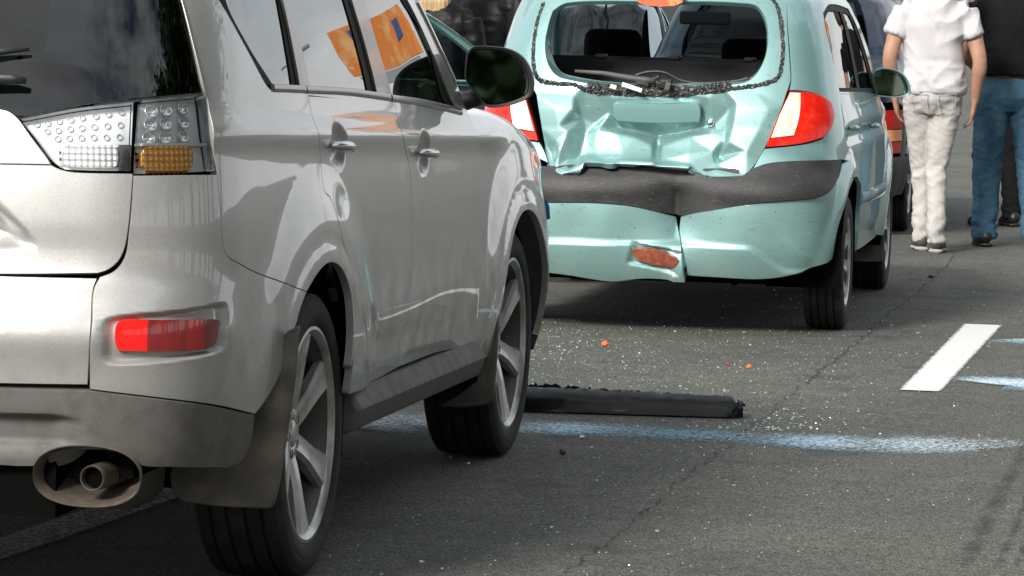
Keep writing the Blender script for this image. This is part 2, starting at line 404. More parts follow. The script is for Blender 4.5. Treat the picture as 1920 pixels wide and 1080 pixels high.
# ------------------------------------------------------------------ road
def road_material():
    m = bpy.data.materials.new('asphalt'); m.use_nodes = True; nt = m.node_tree; b = nt.nodes['Principled BSDF']; N = nt.nodes.new; L = nt.links.new
    tc = N('ShaderNodeTexCoord')
    def noise(sc, de, ro=.5, src=None):
        n = N('ShaderNodeTexNoise'); n.inputs['Scale'].default_value = sc; n.inputs['Detail'].default_value = de; n.inputs['Roughness'].default_value = ro
        L(src or tc.outputs['Object'], n.inputs['Vector']); return n.outputs[0]
    def ramp(src, *el):
        r = N('ShaderNodeValToRGB'); e = r.color_ramp.elements
        while len(e) < len(el): e.new(.5)
        for k, (p, c) in enumerate(el): e[k].position = p; e[k].color = (*c, 1) if hasattr(c, '__len__') else (c, c, c, 1)
        L(src, r.inputs[0]); return r.outputs[0]
    def mixc(fac, a, c, mode='MIX'):
        x = N('ShaderNodeMix'); x.data_type = 'RGBA'; x.blend_type = mode
        if hasattr(fac, 'links'): L(fac, x.inputs[0])
        else: x.inputs[0].default_value = fac
        for k, v in ((6, a), (7, c)):
            if hasattr(v, 'links'): L(v, x.inputs[k])
            else: x.inputs[k].default_value = (*v, 1)
        return x.outputs[2]
    grain = noise(170, 3, .65)
    stones = N('ShaderNodeTexVoronoi'); stones.inputs['Scale'].default_value = 105; stones.inputs['Randomness'].default_value = 1; L(tc.outputs['Object'], stones.inputs['Vector'])
    base = ramp(grain, (.32, (.020, .020, .019)), (.50, (.085, .084, .078)), (.68, (.24, .235, .22)))
    sc = ramp(stones.outputs['Color'], (.15, (.5, .52, .5)), (.8, (1.40, 1.36, 1.30)))
    col = mixc(1.0, base, sc, 'MULTIPLY')
    big = ramp(noise(.55, 5, .6), (.3, (.68, .72, .75)), (.7, (1.25, 1.22, 1.16)))
    col = mixc(1.0, col, big, 'MULTIPLY')
    mid = ramp(noise(4.5, 6, .7), (.3, (.76, .81, .80)), (.7, (1.17, 1.20, 1.17)))
    col = mixc(1.0, col, mid, 'MULTIPLY')
    # light dust and mineral grit ground into the lane between the two cars
    grit = ramp(noise(260, 1, .5), (.66, 0), (.70, 1)); patch = ramp(noise(.9, 4, .6), (.42, 0), (.62, 1))
    gm = N('ShaderNodeMath'); gm.operation = 'MULTIPLY'; L(grit, gm.inputs[0]); L(patch, gm.inputs[1])
    col = mixc(gm.outputs[0], col, (.30, .30, .28))
    # oil drips
    oil = ramp(noise(2.1, 3, .5), (.62, 0), (.70, .5)); col = mixc(oil, col, (.035, .036, .036))
    L(col, b.inputs['Base Color']); b.inputs['Roughness'].default_value = .82; b.inputs['Specular IOR Level'].default_value = .35
    bp = N('ShaderNodeBump'); bp.inputs['Strength'].default_value = .8; bp.inputs['Distance'].default_value = .006
    ad = N('ShaderNodeMath'); ad.operation = 'SUBTRACT'; L(grain, ad.inputs[0]); L(stones.outputs['Distance'], ad.inputs[1]); L(ad.outputs[0], bp.inputs['Height']); L(bp.outputs[0], b.inputs['Normal'])
    M['asphalt'] = m
road_material()
# one sheet of asphalt: finer round the cars, reaching past the horizon
xs = sorted(set([-1500, -400, -120, -40, -15, -8] + list(np.arange(-6, 6.1, 1)) + [8, 15, 40, 120, 400, 1500])); ys = sorted(set([-300, -80, -20, 0] + list(range(2, 40, 2)) + [50, 80, 150, 400, 1000, 2400]))
rv = [(x, y, 0) for y in ys for x in xs]; rf = [(j*len(xs)+i, j*len(xs)+i+1, (j+1)*len(xs)+i+1, (j+1)*len(xs)+i) for j in range(len(ys)-1) for i in range(len(xs)-1)]
road = tag(obj('road', mesh('road', rv, rf, False), 'asphalt'), kind='structure')

def worn_paint(name, col, lo, hi, sc=60, edge=None):
    """paint that sits on the stones only: holes let the asphalt show"""
    m = bpy.data.materials.new(name); m.use_nodes = True; nt = m.node_tree; b = nt.nodes['Principled BSDF']; N = nt.nodes.new; L = nt.links.new
    tc = N('ShaderNodeTexCoord'); n = N('ShaderNodeTexNoise'); n.inputs['Scale'].default_value = sc; n.inputs['Detail'].default_value = 6; n.inputs['Roughness'].default_value = .7; L(tc.outputs['Object'], n.inputs['Vector'])
    at = N('ShaderNodeAttribute'); at.attribute_name = 'cover'
    ad = N('ShaderNodeMath'); ad.operation = 'ADD'; L(n.outputs[0], ad.inputs[0]); L(at.outputs['Fac'], ad.inputs[1])
    r = N('ShaderNodeMapRange'); r.inputs[1].default_value = lo; r.inputs[2].default_value = hi; L(ad.outputs[0], r.inputs[0]); L(r.outputs[0], b.inputs['Alpha'])
    ca = N('ShaderNodeAttribute'); ca.attribute_name = 'tint'
    x = N('ShaderNodeMix'); x.data_type = 'RGBA'; L(ca.outputs['Fac'], x.inputs[0]); x.inputs[6].default_value = (*col[0], 1); x.inputs[7].default_value = (*col[1], 1)
    L(x.outputs[2], b.inputs['Base Color']); b.inputs['Roughness'].default_value = .8
    bp = N('ShaderNodeBump'); bp.inputs['Strength'].default_value = .5; bp.inputs['Distance'].default_value = .004; L(n.outputs[0], bp.inputs['Height']); L(bp.outputs[0], b.inputs['Normal'])
    M[name] = m
worn_paint('road_paint', ((.66, .66, .64), (.5, .5, .48)), .50, .63, 70)
worn_paint('spray_paint', ((.70, .82, .88), (.13, .36, .50)), .74, .96, 80)
def ribbon(name, line, widths, z, mat_, cover, tint, nx=7, parent=None):
    """flat band on the road; cover and tint are functions of (along 0..1, across -1..1)"""
    P = catmull(line, 10); n = len(P); t = np.gradient(P, axis=0); t /= np.linalg.norm(t, axis=1, keepdims=True); m = np.stack([-t[:, 1], t[:, 0]], 1)
    w = np.interp(np.linspace(0, 1, n), np.linspace(0, 1, len(widths)), widths); V = []; C = []; T = []
    for i in range(n):
        for k in range(nx):
            a = -1 + 2*k/(nx - 1); p = P[i] + m[i]*w[i]*a*.5; V.append((p[0], p[1], z)); C.append(cover(i/(n-1), a)); T.append(tint(i/(n-1), a))
    f = [(i*nx+k, i*nx+k+1, (i+1)*nx+k+1, (i+1)*nx+k) for i in range(n-1) for k in range(nx-1)]
    me = mesh(name, V, f, False); a = me.attributes.new('cover', 'FLOAT', 'POINT'); a.data.foreach_set('value', C); a = me.attributes.new('tint', 'FLOAT', 'POINT'); a.data.foreach_set('value', T)
    return obj(name, me, mat_, parent)
# painted lane dash to the right of the hatchback, and the line that runs under the estate
def quad_mark(name, c, parent):
    c = [np.array(p) for p in c]; line = [(c[0] + c[1])/2, (c[2] + c[3])/2]; line = [line[0] + (line[1] - line[0])*t for t in np.linspace(0, 1, 14)]
    w = np.linalg.norm(c[1] - c[0]), np.linalg.norm(c[3] - c[2])
    d = (line[-1] - line[0]); d /= np.linalg.norm(d); cs = abs(np.cross(d, (c[1] - c[0])/w[0]))
    return ribbon(name, line, [w[0]*cs, w[1]*cs], .004, 'road_paint', lambda s, a: .24 if abs(a) < .9 else .0, lambda s, a: .1, 9, parent)
quad_mark('lane_dash', [on_ground(1685, 733), on_ground(1765, 735), on_ground(1808, 608), on_ground(1878, 612)], road)
a0, a1 = np.array(on_ground(-70, 1055)), np.array(on_ground(262, 941)); dd = a1 - a0
ribbon('lane_line', [a0 - dd*1.2, a0, a1, a1 + dd*.25], [.15]*2, .004, 'road_paint', lambda s, a: .10, lambda s, a: .7, 7, road)
# blue and white marker paint sprayed across the lane
sp = [on_ground(*p) for p in ((640, 800), (760, 792), (990, 803), (1200, 812), (1450, 826), (1650, 836), (1850, 838), (1920, 846), (2020, 855))]
ribbon('spray_line', sp, [1.0, 1.0, .66, .58, .60, .74, .84, .70, .4], .005, 'spray_paint',
       lambda s, a: .40*(1 - abs(a)**2.4)*(1 if s < .72 else max(.22, 1 - (s-.72)*5))*(.85 + .15*math.sin(s*37) * math.sin(s*13 + 1)), lambda s, a: min(1, max(0, (.62 - abs(s - .42)*2.0)*1.5)) + .15*(abs(a) > .55), 11, road)
sp = [on_ground(*p) for p in ((1836, 722), (1872, 720), (1960, 724), (2100, 728))]
ribbon('spray_line', sp, [.5, .75, .75, .5], .005, 'spray_paint', lambda s, a: .44*(1 - abs(a)**2.0)*min(1, s*5), lambda s, a: .25 + .35*abs(a), 11, road)
sp = [on_ground(*p) for p in ((1902, 636), (1935, 640), (2050, 648))]
ribbon('spray_line', sp, [.5, .7, .7], .005, 'spray_paint', lambda s, a: .38*(1 - abs(a)**2.0)*min(1, s*5), lambda s, a: .45 + .3*abs(a), 11, road)
# tyre mark: faint dark tread bands
worn_paint('tyre_smear', ((.028, .031, .034), (.05, .052, .055)), .78, 1.25, 40)
for k, (dx, w) in enumerate(((-.01, .09), (.075, .045), (.125, .04), (.175, .045), (.235, .05), (.30, .045))):
    q0, q1 = np.array(on_ground(1822, 1045)), np.array(on_ground(1925, 845)); d = (q1 - q0)
    ribbon('tyre_mark', [q0 - d*.15 + [dx, 0], q0 + [dx, 0], q1 + [dx, 0], q1 + d*.5 + [dx, 0]], [w, w], .0045, 'tyre_smear', lambda s, a: .52*(1 - abs(a)**2)*min(1, s*4)*(.8 + .2*math.sin(s*90)), lambda s, a: .2, 7, road)
# seam crack wandering along the lane
rng = random.Random(4); worn_paint('crack_fill', ((.012, .012, .012), (.03, .03, .03)), .72, .95, 30)
cp = catmull([on_ground(*p) for p in ((1060, 1075), (1140, 1015), (1230, 945), (1290, 890), (1350, 850), (1440, 775), (1530, 700), (1600, 648), (1660, 595), (1720, 550), (1790, 480))], 14)
cp = [(p[0] + rng.uniform(-.012, .012), p[1] + rng.uniform(-.02, .02)) for p in cp]
ribbon('crack', cp, [.026, .02, .03, .018, .028, .02, .03], .0043, 'crack_fill', lambda s, a: .36*(1 - abs(a)), lambda s, a: rng.random()*.6, 5, road)
# ------------------------------------------------------------------ silver estate (the near car)
suv = empty('silver_suv', (SUVP[0], SUVP[1], 0), -SUVP[2])
tag(suv, 'dusty silver four-wheel-drive estate with tinted rear glass and chrome exhaust trim', 'car')
def suv_disp(u, z, p):
    x, y = p[..., 0], p[..., 1]; d = np.zeros_like(x); side = ss(.5, .75, np.abs(x))
    rear = 1 - ss(-.80, -.62, y)
    for yc in (0.0, 2.67):
        r = np.hypot(y - yc, (z - .35)*1.02)
        d += side*.017*(1 - ss(.50, .68, r))*(z > .2)          # blistered arch
        d += side*.006*(1 - ss(.44, .50, r))*ss(-.55, -.3, y)                   # flat lip round the opening
    # bumper ledge, lamp recess, door sculpture
    d += .012*rear*bump(z, .665, .05)
    dp = side*(1 - ss(.52, .6, np.hypot(y, z - .35)) )*0
    mid = ss(.35, .6, y)*(1 - ss(1.3, 2.05, y))*side
    d -= mid*.005*bump(z, .515, .05); d += mid*.003*bump(z, .60, .06); d -= mid*.004*bump(z, .42, .035)
    d += side*.010*bump(z, 1.085 - .036*(y - .1), .035)*(1 - ss(2.2, 2.6, y))          # shoulder under the glass
    # number-plate recess
    ax = np.abs(x)
    d -= .045*(1 - ss(.40 - .12*ss(.85, 1.0, z), .475 - .12*ss(.85, 1.0, z), ax))*ss(.845, .885, z)*(1 - ss(1.0, 1.06, z))*(y < -.5)
    # fog reflector recess
    fx = (np.abs(u) - FOGC[0]); fz = z - FOGC[1] - .0*fx
    fz = fz - .010*np.clip(fx/.15, -1, 1); e = ((np.abs(fx)/FOGS[0])**7 + (np.abs(fz)/FOGS[1])**7)**(1/7)
    d -= .019*(1 - ss(.86, 1.04, e))
    # door-handle cups
    for (hu, hz, k) in HAND:
        q = ((np.abs(u) - hu)/.092)**2 + ((z - hz)/(.064))**2
        d -= .020*(1 - ss(.15, 1.0, q))
    # dip in the lower bumper cladding
    d -= .030*(1 - ss(.50, .60, ax))*ss(.395, .415, z)*(1 - ss(.47, .49, z))*(y < -.5)
    return d
FOGC = (9, 9); FOGS = (.15, .05); HAND = []
SPLAN = [(0, -1.035), (.15, -1.034), (.35, -1.025), (.53, -1.0), (.66, -.965), (.755, -.905), (.815, -.82), (.845, -.70), (.862, -.5), (.875, -.25), (.885, .1), (.893, .6), (.897, 1.1), (.893, 1.6), (.890, 2.1), (.893, 2.55), (.896, 2.90), (.884, 3.14), (.81, 3.36), (.58, 3.50), (.25, 3.54), (0, 3.56)]
SW = [(.18, .88), (.28, .935), (.36, .965), (.46, .988), (.6, 1.0), (.8, 1.0), (.95, .995), (1.05, .985), (1.12, .975), (1.2, .962), (1.3, .938), (1.42, .903), (1.52, .865), (1.6, .82), (1.66, .76)]
SLEAN = [(.18, .12), (.28, .07), (.36, .035), (.46, .01), (.56, -.012), (.66, -.02), (.705, -.015), (.745, -.002), (.79, .022), (.83, .03), (.92, .032), (1.02, .04), (1.12, .055), (1.2, .08), (1.42, .17), (1.52, .22), (1.6, .285), (1.66, .36)]
S = Surf(SUVP, SPLAN, SW, SLEAN, (-.75, .3), suv_disp); S0 = Surf(SUVP, SPLAN, SW, SLEAN, (-.75, .3))
_f = S0.trace([(216, 630), (413, 615), (300, 600), (300, 659)]); FOGC = ((_f[0][0] + _f[1][0])/2, (_f[2][1] + _f[3][1])/2); FOGS = ((_f[1][0] - _f[0][0])/2 + .030, (_f[2][1] - _f[3][1])/2 + .020); S.grid = None
_h = S.trace([(629, 275), (789, 288)]); HAND = [(_h[0][0] + .03, _h[0][1], 1), (_h[1][0] + .03, _h[1][1], 1)]; S.grid = None
class FoldSurf(Surf):                          # front wings: the section turns over into the bonnet
    def base(s, u, z):
        u = np.asarray(u, float); v = np.asarray(z, float); a = np.abs(u)
        X = np.interp(a, s.L, s.pl[:, 0]); Y = np.interp(a, s.L, s.pl[:, 1])
        X2 = np.interp(a + .01, s.L, s.pl[:, 0]); Y2 = np.interp(a + .01, s.L, s.pl[:, 1]); tx, ty = X2 - X, Y2 - Y; l = np.hypot(tx, ty) + 1e-9
        nx, ny = ty/l, -tx/l
        zs = s.zs(Y); r = .10
        w = s.W(np.minimum(v, .9)); an = np.clip((v - zs)/r, 0, 1.3); ex = np.maximum(v - zs - 1.3*r, 0)
        inw = r*(1 - np.cos(an)) + ex*.95 + .02*ss(.6, 1.0, np.minimum(v, zs)); zz = np.minimum(v, zs) + r*np.sin(an) + ex*.16
        return np.stack([np.sign(u + 1e-12)*(X*w - nx*inw), Y - ny*inw, zz], -1)
SF = FoldSurf(SUVP, SPLAN, [(.18, .88), (.28, .935), (.36, .965), (.46, .988), (.6, 1.0), (.8, 1.0), (1.5, 1.0)], SLEAN, (-.75, .3), suv_disp)
SF.zs = Spl([1.6, 2.0, 2.45, 2.8, 3.1, 3.35, 3.6], [1.0, 1.0, .985, .945, .88, .79, .72])

# --- outlines traced from the photograph
GATE_SIDE = [(250, 327), (246, 380), (241, 430), (234, 466), (222, 490), (203, 506), (183, 513)]
u0z = lambda u, z: np.array([[u, z]])
gl = S.trace([(243, 325), (130, 321), (108, 313), (92, 300), (60, 258), (33, 221)]); lamp_in = gl
gs = S.trace(GATE_SIDE); gb = S.trace([(183, 513), (90, 513.5), (0, 514)])
zb = gb[-1][1]
zt = 1.135; zseam = S.trace([(60, 311)])[0][1]
seam_end = S.trace([(96, 309)])[0]
# tailgate metal, in a lower panel and a garnish panel above the joint
low = outline([(0, zseam), tuple(seam_end)], np.vstack([seam_end, S.trace([(108, 315), (130, 321.5), (247, 325)])]), gs, [tuple(gs[-1]), tuple(gb[-1]), (0, zb)])
full = lambda o: np.vstack([o, mirrored(o)[:]])
def sym(o):                                    # right half outline (starts and ends on u=0) -> whole
    o = np.asarray(o); k = np.abs(o[:, 0]) < 1e-6; r = o; l = (o[::-1]*[-1, 1]); l = l[np.abs(l[:, 0]) > 1e-6]
    # rotate so that u=0 points are at the ends
    return np.vstack([r, l])
panel('tailgate', S, sym(low), 'silver', suv, gap=.002, grid=.018)
gt = S.trace([(92, 301), (60, 258), (33, 221), (14, 207), (-10, 203)])
gar = outline([(0, zseam), tuple(seam_end)], np.vstack([seam_end, gt]), [tuple(gt[-1]), (.2, gt[-1][1] - .0), (0, gt[-1][1] - .0)])
panel('tailgate_garnish', S, sym(gar), 'silver', suv, gap=.002, grid=.018)
lt = S.trace([(183, 521), (176, 540), (172, 600), (168, 660), (165, 722)]); ltb = S.trace([(165, 722), (0, 722)])
panel('lower_tailgate', S, sym(outline([(0, lt[0][1]), tuple(lt[0])], lt, [tuple(lt[-1]), (0, ltb[-1][1])])), 'silver', suv, gap=.002)
# bumper corner piece
ARCH_R = [(556, 604), (575, 547), (597, 511), (617, 493), (637, 499), (650, 521), (660, 561), (663, 627), (657, 693)]
SEAM = [(408, 327), (414, 400), (421, 470), (452, 496), (510, 522), (575, 547)]
bo = S.tr([(250, 329), (330, 328), (408, 327)], SEAM, [(575, 547), (563, 580), (556, 606)], [(556, 606), (543, 640), (526, 700), (505, 740), (478, 777)], [(478, 777), (400, 759), (290, 745), (168, 730)], [(168, 730), (168, 660), (172, 600), (176, 540), (187, 519)], [(187, 519), (215, 507), (234, 482), (242, 432), (247, 380), (250, 329)])
fu, fz = FOGC; fine = [(fu - .18, fu + .18, fz - .085, fz + .085, .0045)]
both('bumper', S, bo, 'silver', suv, grid=.016, gap=.0018, fine=fine)
# fog / reflector lens
fo = S0.tr([(217, 612), (216, 640), (222, 657)], [(222, 657), (300, 659), (385, 655)], [(385, 655), (404, 644), (413, 603)], [(413, 603), (410, 600), (300, 600), (225, 602), (217, 612)])
class Off:
    def __init__(s, b, o): s.b = b; s.o = o; s.car = b.car
    def P(s, u, z): return s.b.base(u, z) + s.b.nrm(s.b.base, u, z)*s.o
    def N(s, u, z): return s.b.nrm(s.b.base, u, z)
FO = Off(S, .001)
def split_u(o, u, left=True):
    """clip a (u,z) outline at a vertical line"""
    o = resample(o, .01); r = []
    for i in range(len(o)):
        a, b = o[i], o[(i+1) % len(o)]; ia, ib = (a[0] <= u) == left, (b[0] <= u) == left
        if ia: r.append(a)
        if ia != ib and abs(b[0] - a[0]) > 1e-9: t = (u - a[0])/(b[0] - a[0]); r.append(a + (b - a)*t)
    return np.array(r)
us = S0.trace([(276, 630)])[0][0]; us2 = S0.trace([(350, 630), (382, 630)])
for sgn in (1, -1):
    fl = empty('rear_reflector', parent=suv)
    ol = fo if sgn > 0 else mirrored(fo)
    A = split_u(fo, us, True); Bq = split_u(split_u(fo, us, False), us2[0][0], True); C3 = split_u(split_u(fo, us2[0][0], False), us2[1][0], True); D4 = split_u(fo, us2[1][0], False)
    for nm, q, mt in (('reflector_field', A, 'red_bright'), ('reflector_field', Bq, 'red_dark'), ('reflector_field', C3, 'red_mid'), ('reflector_field', D4, 'red_dark')):
        if nm and len(q) > 3:
            q = q if sgn > 0 else mirrored(q)
            if mt not in M: mat('red_mid', (.28, .010, .010), .25, 0, .9)
            panel(nm, FO, q, mt, fl, grid=.02, depth=.012, gap=.0004, bev=.0008)
# lower cladding with the exhaust cut-out
cl = S.tr([(168, 733), (290, 748), (400, 762), (477, 780)], [(477, 780), (470, 830), (455, 862), (428, 877)], [(428, 877), (330, 876), (262, 872), (248, 862), (232, 850)], [(232, 850), (190, 843), (120, 843), (85, 852), (62, 874)], [(62, 874), (30, 874), (0, 872)])
cl2 = outline([(0, cl[0][1]), tuple(cl[0])], cl, [tuple(cl[-1]), (0, cl[-1][1])])
panel('bumper_cladding', S, sym(cl2), 'silver_cladding', suv, grid=.016, gap=.001, depth=.05)
# arch liners and quarter panels, doors
uy = S.u_of_y
DGAP = [(578, 176), (592, 235), (601, 300), (608, 357), (620, 372), (634, 414), (645, 460), (658, 496), (664, 535), (667, 593), (664, 660), (654, 740)]
DLO_REAR = [(513, 171), (500, 160), (470, 105), (440, 50), (411, 0), (385, -45)]
BELT = [(513, 171), (560, 173), (650, 178), (738, 189), (800, 200), (850, 210), (868, 215)]
zr = 1.625
dt = S.trace(DLO_REAR); top_r = dt[-1] + (dt[-1] - dt[-2])*.6
ap_in = S.trace([(868, 215), (851, 195), (832, 150), (808, 92), (787, 45), (764, 0)]); ap_out = S.trace([(880, 218), (868, 190), (858, 160), (840, 120), (812, 60), (785, 0)])
k_in = ap_in[-1] + (ap_in[-1] - ap_in[-2])*1.6; k_out = ap_out[-1] + (ap_out[-1] - ap_out[-2])*1.55
zdt = 1.53
def cutz(p0, p1, z): t = (z - p0[1])/(p1[1] - p0[1]); return p0 + (p1 - p0)*t
dlo_t0 = cutz(dt[-2], dt[-1], zdt); dlo_t1 = cutz(ap_in[-2], ap_in[-1], zdt); roof_f = cutz(ap_out[-2], ap_out[-1], zr)
belt = S.trace(BELT)
DLO = outline(belt, ap_in, [tuple(ap_in[-1]), tuple(dlo_t1 + [-.03, -.008]), tuple(dlo_t1 + [-.1, 0])], [tuple(dlo_t1 + [-.1, 0]), tuple((dlo_t0 + dlo_t1)/2 + [0, .02]), tuple(dlo_t0 + [.06, 0])], [tuple(dlo_t0 + [.06, 0]), tuple(dt[-1])], dt[::-1])
q_rear = S.trace([(408, 327), (400, 270), (388, 182), (382, 170), (362, 85), (343, 0)]); q_top = cutz(q_rear[-2], q_rear[-1], zr)
seam = S.trace(SEAM); archr = S.trace(ARCH_R); dg = S.trace(DGAP)
quarter = outline(q_rear, [tuple(q_rear[-1]), tuple(q_top)], [tuple(q_top), tuple((q_top + roof_f)/2 + [0, .012]), tuple(roof_f)], [tuple(roof_f), tuple(ap_out[-1])], ap_out[::-1], [tuple(ap_out[0]), tuple(belt[-1] + [0.0, -.012])], (belt + [0, -.012])[::-1][:5], [tuple(belt[2] + [0, -.012]), tuple(dg[0] + [0, -.004])], dg[:11], [tuple(dg[10]), tuple(archr[8])], archr[1:9][::-1], seam[::-1])
both('body_side', S, quarter, 'silver', suv, holes=[inset(DLO, .0)], grid=.018, gap=.0015)
rd_f = S.trace([(741, 190), (753, 247), (767, 310), (773, 400), (771, 500), (762, 600), (748, 688)])
rdoor = outline([tuple(dg[0] + [0, -.004]), tuple((dg[0] + rd_f[0])/2 + [0, -.002]), tuple(rd_f[0])], rd_f, S.trace([(748, 688), (700, 714), (654, 740)]), dg[::-1])
hf = [(HAND[0][0] - .09, HAND[0][0] + .09, HAND[0][1] - .09, HAND[0][1] + .09, .008), (HAND[1][0] - .09, HAND[1][0] + .09, HAND[1][1] - .09, HAND[1][1] + .09, .008)]
rds = both('rear_door', S, rdoor, 'silver', suv, grid=.018, gap=.002, fine=[hf[0]])
fd_f = S.trace([(880, 217), (897, 263), (910, 310), (915, 360), (914, 443), (908, 527), (897, 593), (881, 650)])
fdoor = outline([tuple(rd_f[0]), tuple((rd_f[0] + fd_f[0])/2 + [0, -.002]), tuple(fd_f[0])], fd_f, S.trace([(881, 650), (820, 661), (748, 688)]), rd_f[::-1])
fds = both('front_door', S, fdoor, 'silver', suv, grid=.018, gap=.002, fine=[hf[1]])
# front wings
SFZ = lambda u, z: (u, z)
ufd = fd_f[:, 0]
arch_f = [(2.67 + .415*math.cos(a), .35 + .415*math.sin(a)) for a in np.linspace(math.pi*1.0 + .0, -.02, 26)]
wing = outline(fd_f[::-1], [tuple(fd_f[0]), (fd_f[0][0], 1.22)], [(fd_f[0][0], 1.22), (uy(2.6), 1.18), (uy(3.0), 1.10), (uy(3.28), 1.02)], [(uy(3.28), 1.02), (uy(3.22), .8), (uy(3.10), .66)], [(uy(3.10), .66), (uy(3.085), .40)], [(uy(y), z) for y, z in arch_f[::-1]], [(uy(2.255), .35), (uy(2.1), .36), (uy(2.02), .40), tuple(fd_f[-1])])
both('front_wing', SF, wing, 'silver', suv, grid=.02, gap=.0015)
# nose: bumper with its broken black corner
ue = SF.L[-1]
nose = outline([(uy(3.10), .66), (uy(3.22), .8), (uy(3.28), 1.0)], [(uy(3.28), 1.0), (ue*.985, .84), (ue, .83)], [(ue, .83), (ue, .30)], [(ue, .30), (uy(3.32), .27), (uy(3.10), .30)], [(uy(3.10), .30), (uy(3.085), .5), (uy(3.10), .66)])
for sg in (1, -1): panel('front_bumper', SF, nose if sg > 0 else mirrored(nose), 'grey_plastic' if sg > 0 else 'silver', suv, grid=.03, gap=.002)
# bonnet, windscreen, roof: simple crowned sheets
def sheet(name, xf, yz, mat_, parent, nx=14, crown=.03, thick=0):
    V = []; n = len(yz)
    for (y, z), xh in zip(yz, xf):
        for k in range(nx + 1): a = -1 + 2*k/nx; V.append((xh*a, y - (crown*1.6*(a*a) if name in ('windscreen', 'rear_window') else 0), z + crown*(1 - a*a)))
    f = [(j*(nx+1)+i, j*(nx+1)+i+1, (j+1)*(nx+1)+i+1, (j+1)*(nx+1)+i) for j in range(n-1) for i in range(nx)]
    return obj(name, mesh(name, V, f), mat_, parent)
def edge_pt(sf, u, z): return sf.P(np.array([u]), np.array([z]))[0]
bl = [edge_pt(SF, uy(y), v) for y, v in ((2.02, 1.20), (2.3, 1.19), (2.6, 1.17), (2.9, 1.11), (3.1, 1.05), (3.26, 1.0))]
sheet('bonnet', [p[0] for p in bl], [(p[1], p[2]) for p in bl], 'silver', suv, crown=.035)
ra = S.P(np.array([q_top[0], (q_top[0] + roof_f[0])/2, roof_f[0]]), np.array([zr, zr + .012, zr])); 
ry = np.linspace(ra[0][1], ra[2][1], 9); rx = np.interp(ry, ra[:, 1], ra[:, 0]); rz = np.interp(ry, ra[:, 1], ra[:, 2])
sheet('roof', rx, list(zip(ry, rz)), 'silver', suv, crown=.05)
wl_ = S.P(ap_out[:, 0], ap_out[:, 1]); wpts = [wl_[0] , wl_[2], wl_[4], wl_[5], ra[2]]
sheet('windscreen', [p[0] for p in wpts], [(p[1], p[2]) for p in wpts], 'screen_glass', suv, crown=.05)
# rear window: black-edged glass
rg_side = S.trace([(384, 172), (362, 85), (340, 0)]); rg_t = cutz(rg_side[-2], rg_side[-1], 1.60)
rg_bot = S.trace([(-10, 204), (14, 208), (33, 218), (120, 202), (190, 191), (255, 184), (384, 172)])
rw = outline([(0, rg_bot[0][1]), tuple(rg_bot[0])], rg_bot, rg_side, [tuple(rg_side[-1]), tuple(rg_t)], [tuple(rg_t), (0, 1.615)])
RW = Off(S, -.004)
panel('rear_window', RW, sym(rw), 'rear_glass', suv, grid=.03, depth=.006, gap=.002)
bnd = outline(S.trace([(305, 176), (384, 172)]), S.trace([(384, 172), (362, 85), (340, 0)]), [tuple(rg_side[-1]), tuple(rg_t)], [tuple(rg_t), tuple(rg_t + [-.07, 0])], [tuple(rg_t + [-.07, 0]), tuple(S.trace([(322, 5)])[0]), tuple(S.trace([(305, 176)])[0])])
RB = Off(S, -.008)
both('window_border', RB, bnd, 'seal', suv, grid=.03, depth=0)
pe = S.trace([(388, 182), (384, 172), (362, 85), (340, 0)]); pe = np.vstack([pe, cutz(pe[-2], pe[-1], 1.6)])
for mr in (False, True): strip('window_seal', S, pe + [.0015, 0], .006, .003, 'satin_trim', suv, mirror=mr)
# side glass, pillars
GLS = []
gq = S.tr([(517, 160), (552, 161)], [(552, 161), (540, 85), (525, 0), (519, -45)], [(519, -45), (425, -50)], [(425, -50), (428, 0), (470, 85), (517, 160)])
gr = S.tr([(583, 166), (640, 168), (694, 174)], [(694, 174), (673, 85), (649, 0), (638, -45)], [(638, -45), (532, -50)], [(532, -50), (543, 0), (562, 80), (583, 166)])
gf = S.tr([(737, 181), (790, 190), (846, 203)], [(846, 203), (830, 175), (804, 80), (758, 0), (735, -45)], [(735, -45), (672, -50)], [(672, -50), (684, 0), (711, 90), (737, 181)])
IN_ = Off(S, -.006)
both('window_frame', IN_, inset(DLO, -.002), 'frame_black', suv, holes=[gq, gr, gf], grid=.03, depth=.02)
IG = Off(S, -.009)
for nm, g_, mt in (('quarter_glass', gq, 'side_glass'), ('rear_door_glass', gr, 'side_glass'), ('front_door_glass', gf, 'side_glass')):
    both(nm, IG, inset(g_, -.008), mt, suv, grid=.03, depth=.004)
# satin pillar covers and belt moulding
p1 = S.tr([(531, -45), (545, 0), (563, 80), (582, 164)], [(582, 164), (562, 162)], [(562, 162), (548, 85), (530, 0), (521, -45)])
p2 = S.tr([(648, -45), (659, 0), (684, 85), (706, 175)], [(706, 175), (735, 180)], [(735, 180), (709, 90), (683, 0), (671, -45)])
OP = Off(S, .001)
both('pillar_cover', OP, p1, 'satin_trim', suv, grid=.03, depth=.008, gap=.001)
both('pillar_cover', OP, p2, 'satin_trim', suv, grid=.03, depth=.008, gap=.003)
bl_ = S.trace([(512, 165), (570, 168), (650, 172), (738, 184), (800, 194), (862, 209)])
for a, b in ((0, 2), (2, 4), (4, 6)):
    pass
cuts = [S.trace([(511, 165), (540, 166), (571, 167.5)]), S.trace([(573, 168), (650, 172), (730, 183)]), S.trace([(733, 184), (800, 194), (864, 210)])]
for cc in cuts:
    for mr in (False, True): strip('belt_moulding', S, cc, .019, .008, 'satin_trim', suv, off=-.002, mirror=mr)
cc = S.trace([(781, 2), (800, 40), (822, 87), (838, 122), (853, 155)])
for mr in (False, True): strip('pillar_strip', S, cc, .014, .006, 'chrome', suv, mirror=mr)
